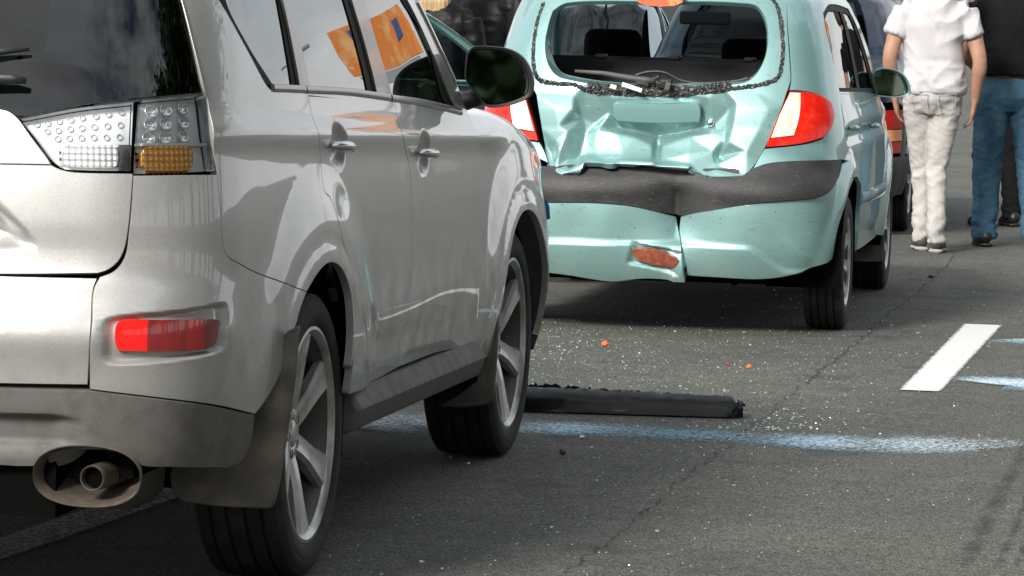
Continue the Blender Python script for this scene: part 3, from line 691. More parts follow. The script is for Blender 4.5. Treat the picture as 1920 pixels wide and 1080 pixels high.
# tail lamps: outer cluster on the body
lo = S0.tr([(262, 186), (320, 181), (384, 177)], [(384, 177), (394, 250), (405, 322)], [(405, 322), (330, 325), (252, 327)], [(252, 327), (257, 250), (262, 186)])
li = S0.tr([(252, 189), (150, 200), (34, 222)], [(34, 222), (62, 258), (96, 303), (120, 319)], [(120, 319), (180, 321), (246, 321)], [(246, 321), (249, 250), (252, 189)])
class Depth:                                   # a surface some way inside the body
    def __init__(s, b, o): s.b = b; s.o = o
    def P(s, u, z): return s.b.base(u, z) + s.b.nrm(s.b.base, u, z)*s.o
    def N(s, u, z): return s.b.nrm(s.b.base, u, z)
HS = Depth(S, -.030); LS = Depth(S, -.001)
def dish(bmx, c, n, rad, dep, seg=20):
    q = Vector(n).to_track_quat('Z', 'Y').to_matrix(); rings = []
    for (r, h) in ((1.0, 0), (.93, .10), (.8, -.15), (.55, -.6), (.25, -.9), (.12, -.98), (.1, -.55), (.0001, -.5)):
        rings.append([bmx.verts.new(Vector(c) + q @ Vector((rad*r*math.cos(2*math.pi*k/seg), rad*r*math.sin(2*math.pi*k/seg), h*dep))) for k in range(seg)])
    for i in range(len(rings) - 1):
        for k in range(seg): bmx.faces.new((rings[i][k], rings[i][(k+1) % seg], rings[i+1][(k+1) % seg], rings[i+1][k]))
mat('lamp_blue', (.30, .36, .42), .3, .5)
def ribbed(name, sf, o, mt, parent):           # a moulded lens field with prisms
    class Rb:
        def P(s, u, z): return sf.b.base(u, z) + sf.b.nrm(sf.b.base, u, z)*(sf.o + .012 + .0035*np.sin(np.asarray(z)*2*math.pi/.012)[..., None]*0 + (.003*np.abs(np.sin(np.asarray(u)*math.pi/.014)) + .003*np.abs(np.sin(np.asarray(z)*math.pi/.014)))[..., None])
        def N(s, u, z):
            h = .001; n = np.cross(s.P(u + h, z) - s.P(u - h, z), s.P(u, z + h) - s.P(u, z - h)); return n/np.linalg.norm(n, axis=-1, keepdims=True)
    return panel(name, Rb(), o, mt, parent, grid=.0035, depth=.02)
for sg in (1, -1):
    f = (lambda o: o) if sg > 0 else mirrored
    t = empty('tail_lamp', parent=suv)
    panel('lens', LS, f(lo), 'clear_lens', t, grid=.03, depth=.028, gap=.003)
    panel('housing', HS, f(lo), 'lamp_chrome', t, grid=.03, depth=0, gap=.003)
    for px in ((289, 204), (319, 202), (353, 199), (287, 230), (318, 228), (355, 226), (284, 256), (317, 255), (355, 253)):
        c = S0.trace([px])[0]*[sg, 1]; bmx = bmesh.new(); p = HS.P(c[:1], c[1:])[0]; n = HS.N(c[:1], c[1:])[0]; dish(bmx, p + n*.012, n, .0155, .011); bm_obj('led_reflector', bmx, 'led_chrome', t)
    am = S0.tr([(277, 274), (318, 271), (360, 272)], [(360, 272), (369, 282), (369, 308), (362, 317)], [(362, 317), (318, 319), (280, 319)], [(280, 319), (271, 309), (270, 284), (277, 274)])
    ribbed('indicator', HS, f(am), 'amber_lens', t)
    dv = S0.tr([(258, 268), (320, 267), (398, 268)], [(398, 268), (398, 272)], [(398, 272), (320, 271), (258, 272)], [(258, 272), (258, 268)])
    panel('divider', Depth(S, -.012), f(dv), 'lamp_chrome', t, grid=.02, depth=.015)
    t = empty('reversing_lamp', parent=suv)
    panel('lens', LS, f(li), 'smoke_lens', t, grid=.03, depth=.028, gap=.003)
    panel('housing', HS, f(li), 'lamp_chrome', t, grid=.03, depth=0, gap=.003)
    pts = [(66, 228), (87, 226), (109, 222), (131, 219), (153, 215), (179, 212), (204, 208), (231, 204), (86, 242), (107, 240), (130, 237), (152, 235), (176, 233), (202, 231), (229, 229), (106, 257), (128, 256), (151, 255), (175, 254), (200, 254), (227, 253)]
    for px in pts:
        c = S0.trace([px])[0]*[sg, 1]; bmx = bmesh.new(); p = HS.P(c[:1], c[1:])[0]; n = HS.N(c[:1], c[1:])[0]; dish(bmx, p + n*.004, n, .0072, .007, 14); bm_obj('led_reflector', bmx, 'lamp_grey', t) if 'lamp_grey' in M else bm_obj('led_reflector', bmx, mat('lamp_grey', (.50, .52, .53), .3, .3), t)
    rv_ = S0.tr([(122, 272), (170, 270), (216, 271)], [(216, 271), (222, 284), (222, 302), (216, 313)], [(216, 313), (170, 314), (124, 312)], [(124, 312), (118, 300), (117, 284), (122, 272)])
    ribbed('reversing_field', HS, f(rv_), 'white_lens', t)
    dk = S0.tr([(226, 270), (246, 270)], [(246, 270), (245, 319)], [(245, 319), (226, 318)], [(226, 318), (226, 270)])
    panel('blind_field', Depth(S, -.02), f(dk), 'grey_plastic', t, grid=.03, depth=.008)
# dark backing behind every gap
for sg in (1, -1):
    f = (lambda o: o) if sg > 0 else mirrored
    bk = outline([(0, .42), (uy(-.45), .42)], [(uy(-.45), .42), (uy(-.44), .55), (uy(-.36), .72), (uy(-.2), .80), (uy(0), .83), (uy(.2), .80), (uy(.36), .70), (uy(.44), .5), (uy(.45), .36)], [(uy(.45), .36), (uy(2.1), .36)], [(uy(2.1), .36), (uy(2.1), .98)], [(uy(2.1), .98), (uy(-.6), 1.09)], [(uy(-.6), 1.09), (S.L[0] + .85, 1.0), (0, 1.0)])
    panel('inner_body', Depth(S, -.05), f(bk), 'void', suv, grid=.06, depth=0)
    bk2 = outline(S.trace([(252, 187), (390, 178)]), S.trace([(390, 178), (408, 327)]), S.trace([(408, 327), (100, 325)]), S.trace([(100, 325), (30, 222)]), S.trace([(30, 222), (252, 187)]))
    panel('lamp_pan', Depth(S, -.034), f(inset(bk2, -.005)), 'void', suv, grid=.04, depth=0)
# sill with step
def sill(sg):
    prof = [(.80, .430), (.865, .425), (.873, .420), (.900, .378), (.9015, .372), (.899, .366), (.884, .325), (.878, .316), (.86, .308), (.80, .304)]
    V = []; ys = [.395, .40, .41, .43] + list(np.linspace(.5, 2.0, 12)) + [2.06, 2.085, 2.095, 2.10]; n = len(prof)
    for i, y in enumerate(ys):
        e = min(1, min(y - .39, 2.105 - y)/.02); k = .80 + .20*max(0, e)**.5; dz = -.012*(y - .4)/1.7
        for x, z in prof: V.append((sg*(.80 + (x - .80)*k), y, .36 + (z - .36)*k + dz))
    f = [(i*n + j, i*n + j + 1, (i+1)*n + j + 1, (i+1)*n + j) for i in range(len(ys) - 1) for j in range(n - 1)] + [list(range(n)), list(range((len(ys)-1)*n, len(ys)*n))[::-1]]
    bm = bmesh.new(); me = mesh('side_sill', V, f); bm.from_mesh(me); bpy.data.meshes.remove(me); bm_obj('side_sill', bm, 'silver_cladding', suv, sharp=35)
sill(1); sill(-1)
# door handles
for sg in (1, -1):
    for k, (hu, hz, _) in enumerate(HAND):
        d = (rds, fds)[k][0 if sg > 0 else 1]
        pa = Vector(S.base(np.array([sg*(hu - .085)]), np.array([hz + .004]))[0]); pb = Vector(S.base(np.array([sg*(hu + .085)]), np.array([hz - .006]))[0]); n = Vector(S.nrm(S.base, np.array([sg*hu]), np.array([hz]))[0])
        pts = []; rr = []
        for t in np.linspace(0, 1, 15):
            b_ = math.sin(math.pi*min(1, max(0, t)))**.5; pts.append(pa.lerp(pb, t) + n*(.006 + .020*b_)); rr.append(.0135 + .004*math.sin(math.pi*t) if 0 < t < 1 else .007)
        bm = bmesh.new(); tube(bm, pts, rr, 14, flat=(1.05, .75)); bm_obj('door_handle', bm, 'chrome_soft' if 'chrome_soft' in M else mat('chrome_soft', (.6, .6, .59), .22, .9), d)
        if sg > 0:
            bm = bmesh.new(); lathe(bm, [(0, .0001), (.001, .007), (-.004, .008)], 'X', 16, at=pb + n*.02 + Vector((0, .012, -.006))); bm_obj('key_lock', bm, 'chrome', d)
# wheels
def make_wheel(name, Rt, Wt, Rr, spokes, parent, alloy='alloy', ang0=92, detail=True):
    w = empty(name, parent=parent)
    h = Wt/2; prof = [(-h*.82, Rr - .004), (-h*.97, Rr + .02), (-h*1.0, Rr + (Rt-Rr)*.45), (-h*.95, Rt - .02), (-h*.86, Rt - .006)]
    for g in ((-.56, -.20, .20, .56) if detail else ()):
        prof += [(h*g - .005, Rt), (h*g - .004, Rt - .008), (h*g + .004, Rt - .008), (h*g + .005, Rt)]
    prof += [(h*.86, Rt - .006), (h*.95, Rt - .02), (h*.995, Rt - .035), (h*.985, Rt - .04), (h*1.0, Rr + (Rt-Rr)*.5), (h*1.0, Rr + (Rt-Rr)*.42), (h*.985, Rr + .022), (h*.97, Rr + .018), (h*.93, Rr + .006), (h*.82, Rr - .004)]
    bm = bmesh.new(); lathe(bm, prof, 'X', 72, closed=True); bm_obj('tyre', bm, 'tyre', w, sharp=38)
    rim = w
    bm = bmesh.new(); lathe(bm, [(h*.86, Rr + .006), (h*.92, Rr + .004), (h*.93, Rr - .004), (h*.86, Rr - .012), (h*.6, Rr - .026), (-h*.5, Rr - .04), (-h*.85, Rr - .01), (-h*.9, Rr + .004)], 'X', 64); bm_obj('barrel', bm, 'rim_dark', rim, sharp=40)
    bm = bmesh.new(); lathe(bm, [(h*.85, Rr + .006), (h*.93, Rr + .004), (h*.94, Rr - .004), (h*.88, Rr - .013), (h*.80, Rr - .017)], 'X', 64); bm_obj('rim_lip', bm, alloy, rim, sharp=40)
    bm = bmesh.new(); lathe(bm, [(-.02, .06), (-.02, Rr*.62), (-.028, Rr*.62), (-.03, .05)], 'X', 40); bm_obj('brake_disc', bm, 'brake_disc', w, sharp=40)
    bm = bmesh.new(); lathe(bm, [(-.06, Rr - .045), (-.055, .001)], 'X', 32); bm_obj('backing_plate', bm, 'void', w)
    k = Rr/.262
    for i in range(spokes):
        t = R(ang0) + 2*math.pi*i/spokes; bm = bmesh.new(); rows = []
        for (r, wt, wb, xt, dp) in ((.045, .020, .030, .52, .030), (.085, .019, .029, .62, .034), (.13, .020, .030, .70, .034), (.18, .026, .035, .76, .03), (.225, .034, .044, .82, .026), (.248, .038, .048, .84, .02)):
            r *= k; wt *= k; wb *= k; x = h*xt; row = []
            for (a, xx) in ((-wb, x - dp), (-wb, x - .010), (-wt, x), (-wt*.3, x - .002), (wt*.3, x - .002), (wt, x), (wb, x - .010), (wb, x - dp)):
                y_, z_ = r*math.cos(t) - a*math.sin(t), r*math.sin(t) + a*math.cos(t); row.append(bm.verts.new((xx, y_, z_)))
            rows.append(row)
        for a in range(len(rows) - 1):
            for b in range(8): bm.faces.new((rows[a][b], rows[a][(b+1) % 8], rows[a+1][(b+1) % 8], rows[a+1][b]))
        bm.faces.new(rows[0]); bm.faces.new(rows[-1][::-1]); bm_obj('spoke', bm, alloy, rim, sharp=22)
    bm = bmesh.new(); lathe(bm, [(h*.2, .075*k), (h*.48, .072*k), (h*.54, .062*k), (h*.55, .04*k), (h*.53, .034*k), (h*.56, .030*k), (h*.58, .02*k), (h*.585, .001)], 'X', 36); bm_obj('hub', bm, alloy, rim, sharp=40)
    if detail:
        for i in range(5):
            t = R(ang0) + .3 + 2*math.pi*i/5; bm = bmesh.new(); lathe(bm, [(h*.556, .0115), (h*.552, .011), (h*.47, .010), (h*.47, .006), (h*.53, .006), (h*.53, .0005)], 'X', 12, at=(0, .051*math.cos(t), .051*math.sin(t))); bm_obj('lug_nut', bm, 'void', rim)
    return w
wh = make_wheel('wheel', .351, .226, .262, 6, suv); wh.location = (.762, 0, .351)
for (x, y, rz, rx) in ((.762, 2.67, 0, R(8)), (-.762, 0, math.pi, 0), (-.762, 2.67, math.pi, 0)):
    c = copy_tree(wh, suv); c.location = (x, y, .351); c.rotation_euler = (rx, 0, rz)
# wheel houses, underbody, exhaust
def house(yc, rr, x0, x1, parent, zc=.35):
    n = 22
    for (sx) in (1, -1):
        bm = bmesh.new(); rows = []
        for xx in (x0, x1):
            rows.append([bm.verts.new((sx*xx, yc + rr*math.cos(a), zc + rr*math.sin(a))) for a in np.linspace(-.25, math.pi + .25, n)])
        for i in range(n - 1): bm.faces.new((rows[0][i], rows[0][i+1], rows[1][i+1], rows[1][i]))
        bm.faces.new(rows[0]); bm_obj('wheel_house', bm, 'void', parent)
house(0, .39, .52, .86, suv); house(2.67, .39, .52, .85, suv)
bm = bmesh.new(); box(bm, (0, 1.2, .34), (1.02, 4.3, .18)); box(bm, (0, -.7, .42), (1.35, .4, .16)); box(bm, (0, 1.33, .36), (1.55, 1.7, .14)); bm_obj('underbody', bm, 'void', suv, smooth=False)
bm = bmesh.new(); tube(bm, [(-.72, 0, .33), (.72, 0, .33)], .035, 12); bm_obj('rear_axle', bm, 'steel_dark', suv)
ex = on_plane(164, 893, SUVP, 1, -.99); eh = on_plane(172, 897, SUVP, 1, -.985)
for sg in (1, -1):
    e = empty('exhaust', parent=suv)
    bm = bmesh.new(); rings = []
    for (yy, a, b, cz) in ((-.992, .126, .070, 0), (-.998, .124, .068, 0), (-.992, .121, .065, 0), (-.94, .112, .056, .0), (-.87, .092, .044, 0), (-.80, .04, .03, 0), (-.795, .002, .002, 0)):
        rings.append([bm.verts.new((sg*ex[0] + a*math.copysign(abs(math.cos(t))**.85, math.cos(t)), yy, ex[2] + cz + b*math.copysign(abs(math.sin(t))**.85, math.sin(t)))) for t in np.linspace(0, 2*math.pi, 48, endpoint=False)])
    for i in range(len(rings) - 1):
        for k in range(48): bm.faces.new((rings[i][k], rings[i][(k+1) % 48], rings[i+1][(k+1) % 48], rings[i+1][k]))
    bm_obj('finisher', bm, 'exhaust', e, sharp=50)
    bm = bmesh.new(); c = Vector((sg*eh[0], -.985, eh[2])); dr = Vector((.10*sg, 1, 0)).normalized()
    rg = []; sx_ = Vector((dr.y, -dr.x, 0))
    for (o_, r_) in ((.24, .031), (.02, .0295), (.002, .029), (0, .0275), (.002, .0255), (.16, .025)):
        rg.append([bm.verts.new(c + dr*o_ + sx_*r_*math.cos(t) + Vector((0, 0, 1))*r_*math.sin(t)) for t in np.linspace(0, 2*math.pi, 28, endpoint=False)])
    for i in range(len(rg) - 1):
        for k in range(28): bm.faces.new((rg[i][k], rg[i][(k+1) % 28], rg[i+1][(k+1) % 28], rg[i+1][k]))
    bm_obj('tail_pipe', bm, 'exhaust', e, sharp=40)
    bm = bmesh.new(); lathe(bm, [(0, .0255), (.001, .0005)], 'Y', 24, at=c + dr*.025); bm_obj('pipe_bore', bm, 'exhaust_hole', e)
bm = bmesh.new(); tube(bm, [(.40, -.80, .40), (.40, -.78, .33), (.41, -.72, .30), (.415, -.60, .33)], .010, 8); bm_obj('exhaust_hanger', bm, 'steel_dark', suv)
bm = bmesh.new(); box(bm, (.40, -.62, .33), (.5, .24, .18), bev=.06); bm_obj('silencer', bm, 'steel_dark', suv)
# mud flaps: sheets that turn round the arch edge
class Flap:
    def __init__(s, y0, k): s.y0 = y0; s.k = k
    def P(s, u, z): u = np.asarray(u, float); z = np.asarray(z, float); return np.stack([u, s.y0 + s.k*(z - .5) + .0*u, z], -1)
    def N(s, u, z): u = np.asarray(u, float); return np.stack([0*u, -1 + 0*u, 0*u], -1)
def flap(px, y0, k, nm='mud_flap'):
    pl = []
    for st in px:
        q = []
        for p in st:
            z = .5
            for it in range(5): v = on_plane(*p, SUVP, 1, y0 + k*(z - .5)); z = v[2]
            q.append((v[0], v[2]))
        pl.append(q)
    o = outline(*pl); f = Flap(y0, k)
    for sg in (1, -1): panel(nm, f, o if sg > 0 else mirrored(o), 'dirty_rubber', suv, grid=.03, depth=.012, bev=.004)
flap([[(540, 624), (556, 616)], [(556, 616), (550, 700), (536, 800), (520, 900), (512, 938)], [(512, 938), (505, 950), (490, 951)], [(490, 951), (400, 946), (345, 938)], [(345, 938), (328, 925), (320, 890)], [(320, 890), (335, 850), (370, 780)], [(370, 780), (440, 740), (500, 680), (540, 624)]], -.40, .12)
flap([[(921, 556), (926, 546), (932, 552)], [(932, 552), (930, 640), (925, 720)], [(925, 720), (922, 748), (908, 758)], [(908, 758), (860, 762), (828, 760)], [(828, 760), (860, 742), (895, 716)], [(895, 716), (899, 690), (898, 650), (906, 610), (921, 556)]], 2.255, .10)
# door mirrors
def car_mirror(parent, car, outl, y0, paint, depth=.11, arm=None, glass_in=.024, tilt=.27):
    pts = [on_plane(*p, car, 1, y0) for p in catmull(outl + outl[:1], 5)[:-1]]
    c = np.mean(pts, 0); res = []
    for sg in (1, -1):
        m_ = empty('door_mirror', parent=parent); bm = bmesh.new(); rings = []
        for (dy, k, dx) in ((.05, .88, -.006), (0, .91, -.004), (-.004, .985, 0), (0, 1.0, 0), (.02, 1.0, 0), (.05, .97, -.002), (.08, .88, -.006), (.1, .70, -.01), (.112, .35, -.015), (.115, .01, -.015)):
            rings.append([bm.verts.new((sg*(c[0] + (p[0] - c[0])*k + dx), y0 + dy*depth/.115 , c[2] + (p[2] - c[2])*k)) for p in pts])
        n = len(pts)
        for i in range(len(rings) - 1):
            for k in range(n): bm.faces.new((rings[i][k], rings[i][(k+1) % n], rings[i+1][(k+1) % n], rings[i+1][k]))
        bm_obj('housing', bm, paint, m_, sharp=35)
        bm = bmesh.new(); g = []
        for p in pts: g.append(bm.verts.new((sg*(c[0] - .008 + (p[0] - c[0])*.85), y0 + glass_in, c[2] + (p[2] - c[2])*.87)))
        # the glass is turned outwards to mirror the dark added trees behind
        for v in g: v.co.y += (abs(v.co.x) - c[0])*tilt + (v.co.z - c[2])*.06
        bm.faces.new(g); bm_obj('mirror_glass', bm, 'mirror', m_, smooth=False)
        if arm:
            bm = bmesh.new(); a = [Vector(on_plane(*p, car, 1, yy)) for p, yy in arm]; a = [Vector((sg*q.x, q.y, q.z)) for q in a]
            tube(bm, a, [.04, .034, .03], 14, flat=(1, .8)); bm_obj('mirror_arm', bm, 'black_plastic', m_)
        res.append(m_)
    return res
car_mirror(suv, SUVP, [(875, 100), (886, 88), (910, 86), (955, 92), (980, 107), (996, 135), (1000, 160), (994, 180), (970, 193), (930, 202), (910, 199), (893, 178), (873, 150)], 1.83, 'black_plastic', arm=[((850, 190), 1.93), ((872, 190), 1.91), ((905, 180), 1.90)])
# wiper on the rear window, seats behind the glass
bm = bmesh.new()
wa = [S.base(np.array([u]), np.array([z]))[0] + np.array([0, -.03, 0]) for u, z in ((0.0, 1.17), (.2, 1.195))]
w1 = S.trace([(-160, 158), (-60, 152), (0, 147), (30, 147), (58, 151)]); pw = [S.base(q[:1], q[1:])[0] + np.array([0, -.035, 0]) for q in w1]
tube(bm, pw, [.010, .011, .011, .010, .006], 10, flat=(.7, 1.2)); bm_obj('rear_wiper', bm, 'black_plastic', suv)
w1 = S.trace([(-160, 100), (-60, 98), (0, 97), (60, 92)]); pw = [S.base(q[:1], q[1:])[0] + np.array([0, -.02, 0]) for q in w1]
bm = bmesh.new(); tube(bm, pw, [.009, .009, .009, .004], 10, flat=(.7, 1.0)); bm_obj('wiper_blade', bm, 'black_plastic', suv)
def seat(parent, x, y, z, w, mt='interior', hr=True, h=.62):
    s = empty('seat', parent=parent); bm = bmesh.new()
    box(bm, (x, y + .02, z + h/2), (w, .13, h), Matrix.Rotation(R(14), 3, 'X').inverted(), .05); bm_obj('backrest', bm, mt, s)
    bm = bmesh.new(); box(bm, (x, y + .27, z), (w, .5, .15), None, .05); bm_obj('cushion', bm, mt, s)
    if hr:
        bm = bmesh.new(); box(bm, (x, y - .10, z + h + .12), (.27, .10, .19), Matrix.Rotation(R(10), 3, 'X').inverted(), .045); bm_obj('headrest', bm, mt, s)
        bm = bmesh.new()
        for d in (-.06, .06): tube(bm, [(x + d, y - .07, z + h - .06), (x + d, y - .09, z + h + .06)], .006, 8)
        bm_obj('headrest_rods', bm, 'steel_dark', s)
mat('seat_grey', (.05, .065, .07), .85)
for x in (-.42, 0, .42): seat(suv, x, .25, .62, .40, 'seat_grey')
for x in (-.40, .40): seat(suv, x, 1.15, .60, .48, 'seat_grey')
bm = bmesh.new(); box(bm, (0, .75, .60), (1.5, 2.6, .04)); box(bm, (0, 2.0, .92), (1.5, .5, .3)); bm_obj('cabin_floor', bm, 'interior', suv, smooth=False)
# ------------------------------------------------------------------ crumpled mint hatchback
for nm, c_ in (('mint', (.225, .40, .395)),): mat(nm, c_, .38, .5, .8, dust=(.18, .42, .5, DUST), flake=.2)
mat('black_bumper', (.022, .022, .023), .55, bump=(260, 3, .25), var=[(7, 6, .5, .75, (.05, .048, .044)), (40, 4, .6, .75, (.09, .088, .08), (1, 1, 6))])
mat('gasket', (.018, .018, .018), .6, bump=(90, 5, 1.0), var=[(120, 3, .55, .7, (.32, .34, .33))])
mat('red_lens', (.62, .010, .005), .25, 0, .35, var=[(25, 2, .45, .7, (.70, .03, .01))])
mat('clear_amber', (.86, .66, .46), .2, .1, 1.0, var=[(30, 3, .4, .65, (.88, .84, .78))])
mat('brake_lamp', (.70, .10, .03), .25, 0, 1.0, var=[(35, 3, .5, .65, (.75, .30, .08))])
mat('brown_reflector', (.22, .055, .03), .3, 0, .8, var=[(50, 3, .45, .65, (.34, .10, .05))])
mat('raw_plastic', (.07, .068, .065), .6)
mint = empty('mint_hatchback', (MINTP[0], MINTP[1], 0), -MINTP[2])
tag(mint, 'mint green hatchback with crumpled tailgate, split rear bumper and missing rear window', 'car')
MPLAN = [(0, -.615), (.2, -.612), (.4, -.60), (.55, -.572), (.66, -.52), (.735, -.43), (.775, -.30), (.795, -.1), (.808, .3), (.815, .8), (.818, 1.3), (.815, 1.8), (.80, 2.3), (.77, 2.65), (.70, 2.92), (.55, 3.09), (.3, 3.17), (0, 3.19)]
MW = [(.14, .90), (.24, .95), (.34, .975), (.48, .99), (.6, 1.0), (.76, 1.0), (.88, .99), (.97, .97), (1.04, .95), (1.14, .925), (1.25, .895), (1.36, .855), (1.43, .815), (1.49, .74)]
MLEAN = [(.14, .09), (.24, .02), (.34, -.022), (.45, -.040), (.55, -.047), (.66, -.035), (.70, -.005), (.76, .02), (.86, .03), (.96, .045), (1.03, .065), (1.12, .105), (1.25, .165), (1.36, .225), (1.43, .28), (1.49, .36)]
class Net:
    """depth given at scattered points, flat facets between them, creases kept"""
    def __init__(s, pts, base):
        uv = base.trace([p[:2] for p in pts]); d = np.array([p[2] for p in pts]); lo, hi = uv.min(0) - .5, uv.max(0) + .5
        s.V = uv; s.d = d
        vo, _, fo, ov, _, _ = delaunay_2d_cdt([Vector(v) for v in uv], [], [], 0, 1e-9)
        V = np.array([tuple(v) for v in vo]); D = np.array([d[o[0]] for o in ov]); s.T = [(V[list(f)], D[list(f)]) for f in fo if len(f) == 3]
    def raw(s, u, z):
        u = np.asarray(u, float); z = np.asarray(z, float); r = np.zeros(u.shape)
        for V, D in s.T:
            (x1, y1), (x2, y2), (x3, y3) = V; de = (y2 - y3)*(x1 - x3) + (x3 - x2)*(y1 - y3)
            if abs(de) < 1e-9: continue
            a = ((y2 - y3)*(u - x3) + (x3 - x2)*(z - y3))/de; b = ((y3 - y1)*(u - x3) + (x1 - x3)*(z - y3))/de; c = 1 - a - b
            k = (a >= -1e-6) & (b >= -1e-6) & (c >= -1e-6); r = np.where(k, a*D[0] + b*D[1] + c*D[2], r)
        return r
    def __call__(s, u, z):
        r = 0; h = .0065
        for du, dz, w in ((0, 0, .2), (h, 0, .13), (-h, 0, .13), (0, h, .13), (0, -h, .13), (h, h, .07), (-h, h, .07), (h, -h, .07), (-h, -h, .07)): r = r + w*s.raw(u + du, z + dz)
        return r
def mint_body(u, z, p):
    x, y = p[..., 0], p[..., 1]; d = np.zeros_like(x); side = ss(.45, .70, np.abs(x))
    for yc, k in ((0.0, 1), (2.455, 1)):
        r = np.hypot(y - yc, z - .29)
        d += side*.022*(1 - ss(.40, .50, r))
    d += side*ss(-.2, 0, y)*(-.010*bump(z, .84, .03))
    return d
M0 = Surf(MINTP, MPLAN, MW, MLEAN, (-.45, .45)); MB = Surf(MINTP, MPLAN, MW, MLEAN, (-.45, .45), mint_body)
GATE_NET = [(1000, 150, 0), (1100, 155, -.005), (1230, 160, -.02), (1350, 155, -.01), (1483, 140, 0), (985, 60, 0), (1478, 60, 0), (1230, -40, 0), (1020, -40, 0), (1465, -40, 0),
 (1000, 172, 0), (1078, 176, -.008), (1150, 183, -.022), (1230, 186, -.032), (1330, 182, -.022), (1420, 174, -.004), (1480, 168, 0),
 (1007, 205, .0), (1045, 205, .012), (1076, 205, .004), (1086, 218, -.050), (1140, 205, -.052), (1230, 208, -.075), (1315, 206, -.058), (1368, 200, -.042), (1380, 192, -.002), (1440, 205, .006), (1470, 200, 0),
 (1014, 240, -.004), (1050, 238, .008), (1066, 246, .006), (1080, 243, -.022), (1092, 250, -.052), (1112, 228, -.062), (1150, 236, -.080), (1185, 243, -.092), (1228, 254, -.115), (1290, 242, -.090), (1335, 233, -.064), (1362, 238, -.040), (1374, 236, -.004), (1425, 240, .004), (1460, 230, 0),
 (1118, 240, -.034), (1150, 247, -.034), (1185, 256, -.036), (1221, 273, -.040), (1229, 270, -.115), (1237, 273, -.040), (1290, 255, -.034), (1335, 246, -.030),
 (1229, 292, -.05), (1222, 297, -.005), (1238, 298, .0),
 (1020, 268, -.01), (1045, 266, .006), (1032, 290, -.018), (1052, 284, .020), (1064, 296, -.012), (1082, 292, -.030), (1100, 286, -.030), (1112, 272, -.026), (1116, 290, -.012), (1170, 292, -.002), (1290, 288, .004), (1338, 284, -.008), (1346, 292, -.042), (1358, 262, -.022), (1366, 268, .0), (1400, 285, .012), (1432, 280, 0),
 (1108, 296, -.004), (1104, 304, .028), (1170, 300, .006), (1168, 308, .036), (1229, 305, .010), (1229, 314, .042), (1292, 309, .006), (1294, 318, .034), (1298, 326, .036), (1342, 306, -.012), (1342, 322, .002),
 (1040, 318, .0), (1060, 328, .014), (1088, 329, .022), (1096, 316, .034), (1150, 318, .036), (1229, 323, .040), (1310, 330, -.002), (1398, 331, 0), (1415, 312, 0), (1024, 300, -.006)]
gate_net = Net(GATE_NET, M0)
MG = Surf(MINTP, MPLAN, MW, MLEAN, (-.45, .45), lambda u, z, p: 1.3*gate_net(u, z))
APERT = [(1037, 20), (1028, 48), (1022, 83), (1027, 117), (1043, 140), (1075, 150), (1130, 158), (1190, 163), (1240, 164), (1293, 159), (1350, 157), (1403, 150), (1428, 122), (1440, 77), (1434, 32), (1420, 12), (1380, 5), (1230, 2), (1085, 3), (1055, 8)]
gate_o = M0.tr([(1012, -14), (1000, 40), (988, 85), (985, 110), (992, 150), (1006, 178)], [(1006, 178), (1012, 220), (1020, 268), (1027, 298), (1036, 318), (1052, 328)], [(1052, 328), (1075, 329), (1090, 328), (1100, 314)], [(1100, 314), (1160, 319), (1229, 324), (1292, 327)], [(1292, 327), (1300, 321), (1330, 330), (1370, 331), (1395, 329)], [(1395, 329), (1408, 318), (1430, 285), (1455, 230), (1476, 172), (1483, 150)], [(1483, 150), (1480, 100), (1476, 40), (1470, -14)], [(1470, -14), (1400, -22), (1230, -26), (1090, -24), (1012, -14)])
ap = outline(M0.trace(APERT + APERT[:1]))
mat('mint_scraped', (.235, .405, .39), .42, .5, .6, dust=(.18, .42, .5, DUST), flake=.2, var=[(26, 7, .62, .72, (.19, .30, .28), (1, 1, 3)), (70, 5, .68, .74, (.10, .12, .11)), (45, 4, .70, .74, (.62, .70, .68), (.4, 1, 2.5))])
gate = panel('tailgate', MG, gate_o, 'mint_scraped', mint, holes=[ap], grid=.0085, depth=.02, gap=.002, bev=.003)
tag(gate, 'tailgate pushed in and folded below the empty window')
# what is left of the bonded window: gasket with glass crumbs
gl_ = [(1020, 5), (1008, 40), (1000, 90), (1003, 135), (1012, 150), (1040, 156), (1075, 158), (1100, 167), (1150, 172), (1230, 174), (1310, 171), (1380, 164), (1430, 157), (1457, 146), (1466, 120), (1466, 60), (1456, 10), (1440, -8)]
gq_ = M0.trace(gl_); rng = np.random.default_rng(3)
def rough_strip(name, sf, line, w, h, mt, parent, seed):
    l = catmull(line, 14); t = np.gradient(l, axis=0); t /= np.linalg.norm(t, axis=1, keepdims=True); m = np.stack([-t[:, 1], t[:, 0]], 1); rg = np.random.default_rng(seed)
    n = len(l); V = []
    for a, hh in ((-.5, 0), (-.42, .7), (0, 1.0), (.42, .7), (.5, 0)):
        q = l + m*(a*w*(1 + rg.uniform(-.35, .35, (n, 1)))); V.append(sf.P(q[:, 0], q[:, 1]) + sf.N(q[:, 0], q[:, 1])*((hh*h*rg.uniform(.4, 1.5, n))[:, None] - .002))
    V = np.array(V).reshape(-1, 3); f = [(a*n + i, a*n + i + 1, (a+1)*n + i + 1, (a+1)*n + i) for a in range(4) for i in range(n - 1)]
    return obj(name, mesh(name, V, f, False), mt, parent)
rough_strip('window_gasket', MG, gq_, .019, .009, 'gasket', mint, 1)
gq2 = M0.trace([(1100, 160), (1150, 165), (1230, 167), (1310, 164), (1370, 158)]); rough_strip('window_gasket', MG, gq2, .034, .014, 'gasket', mint, 2)
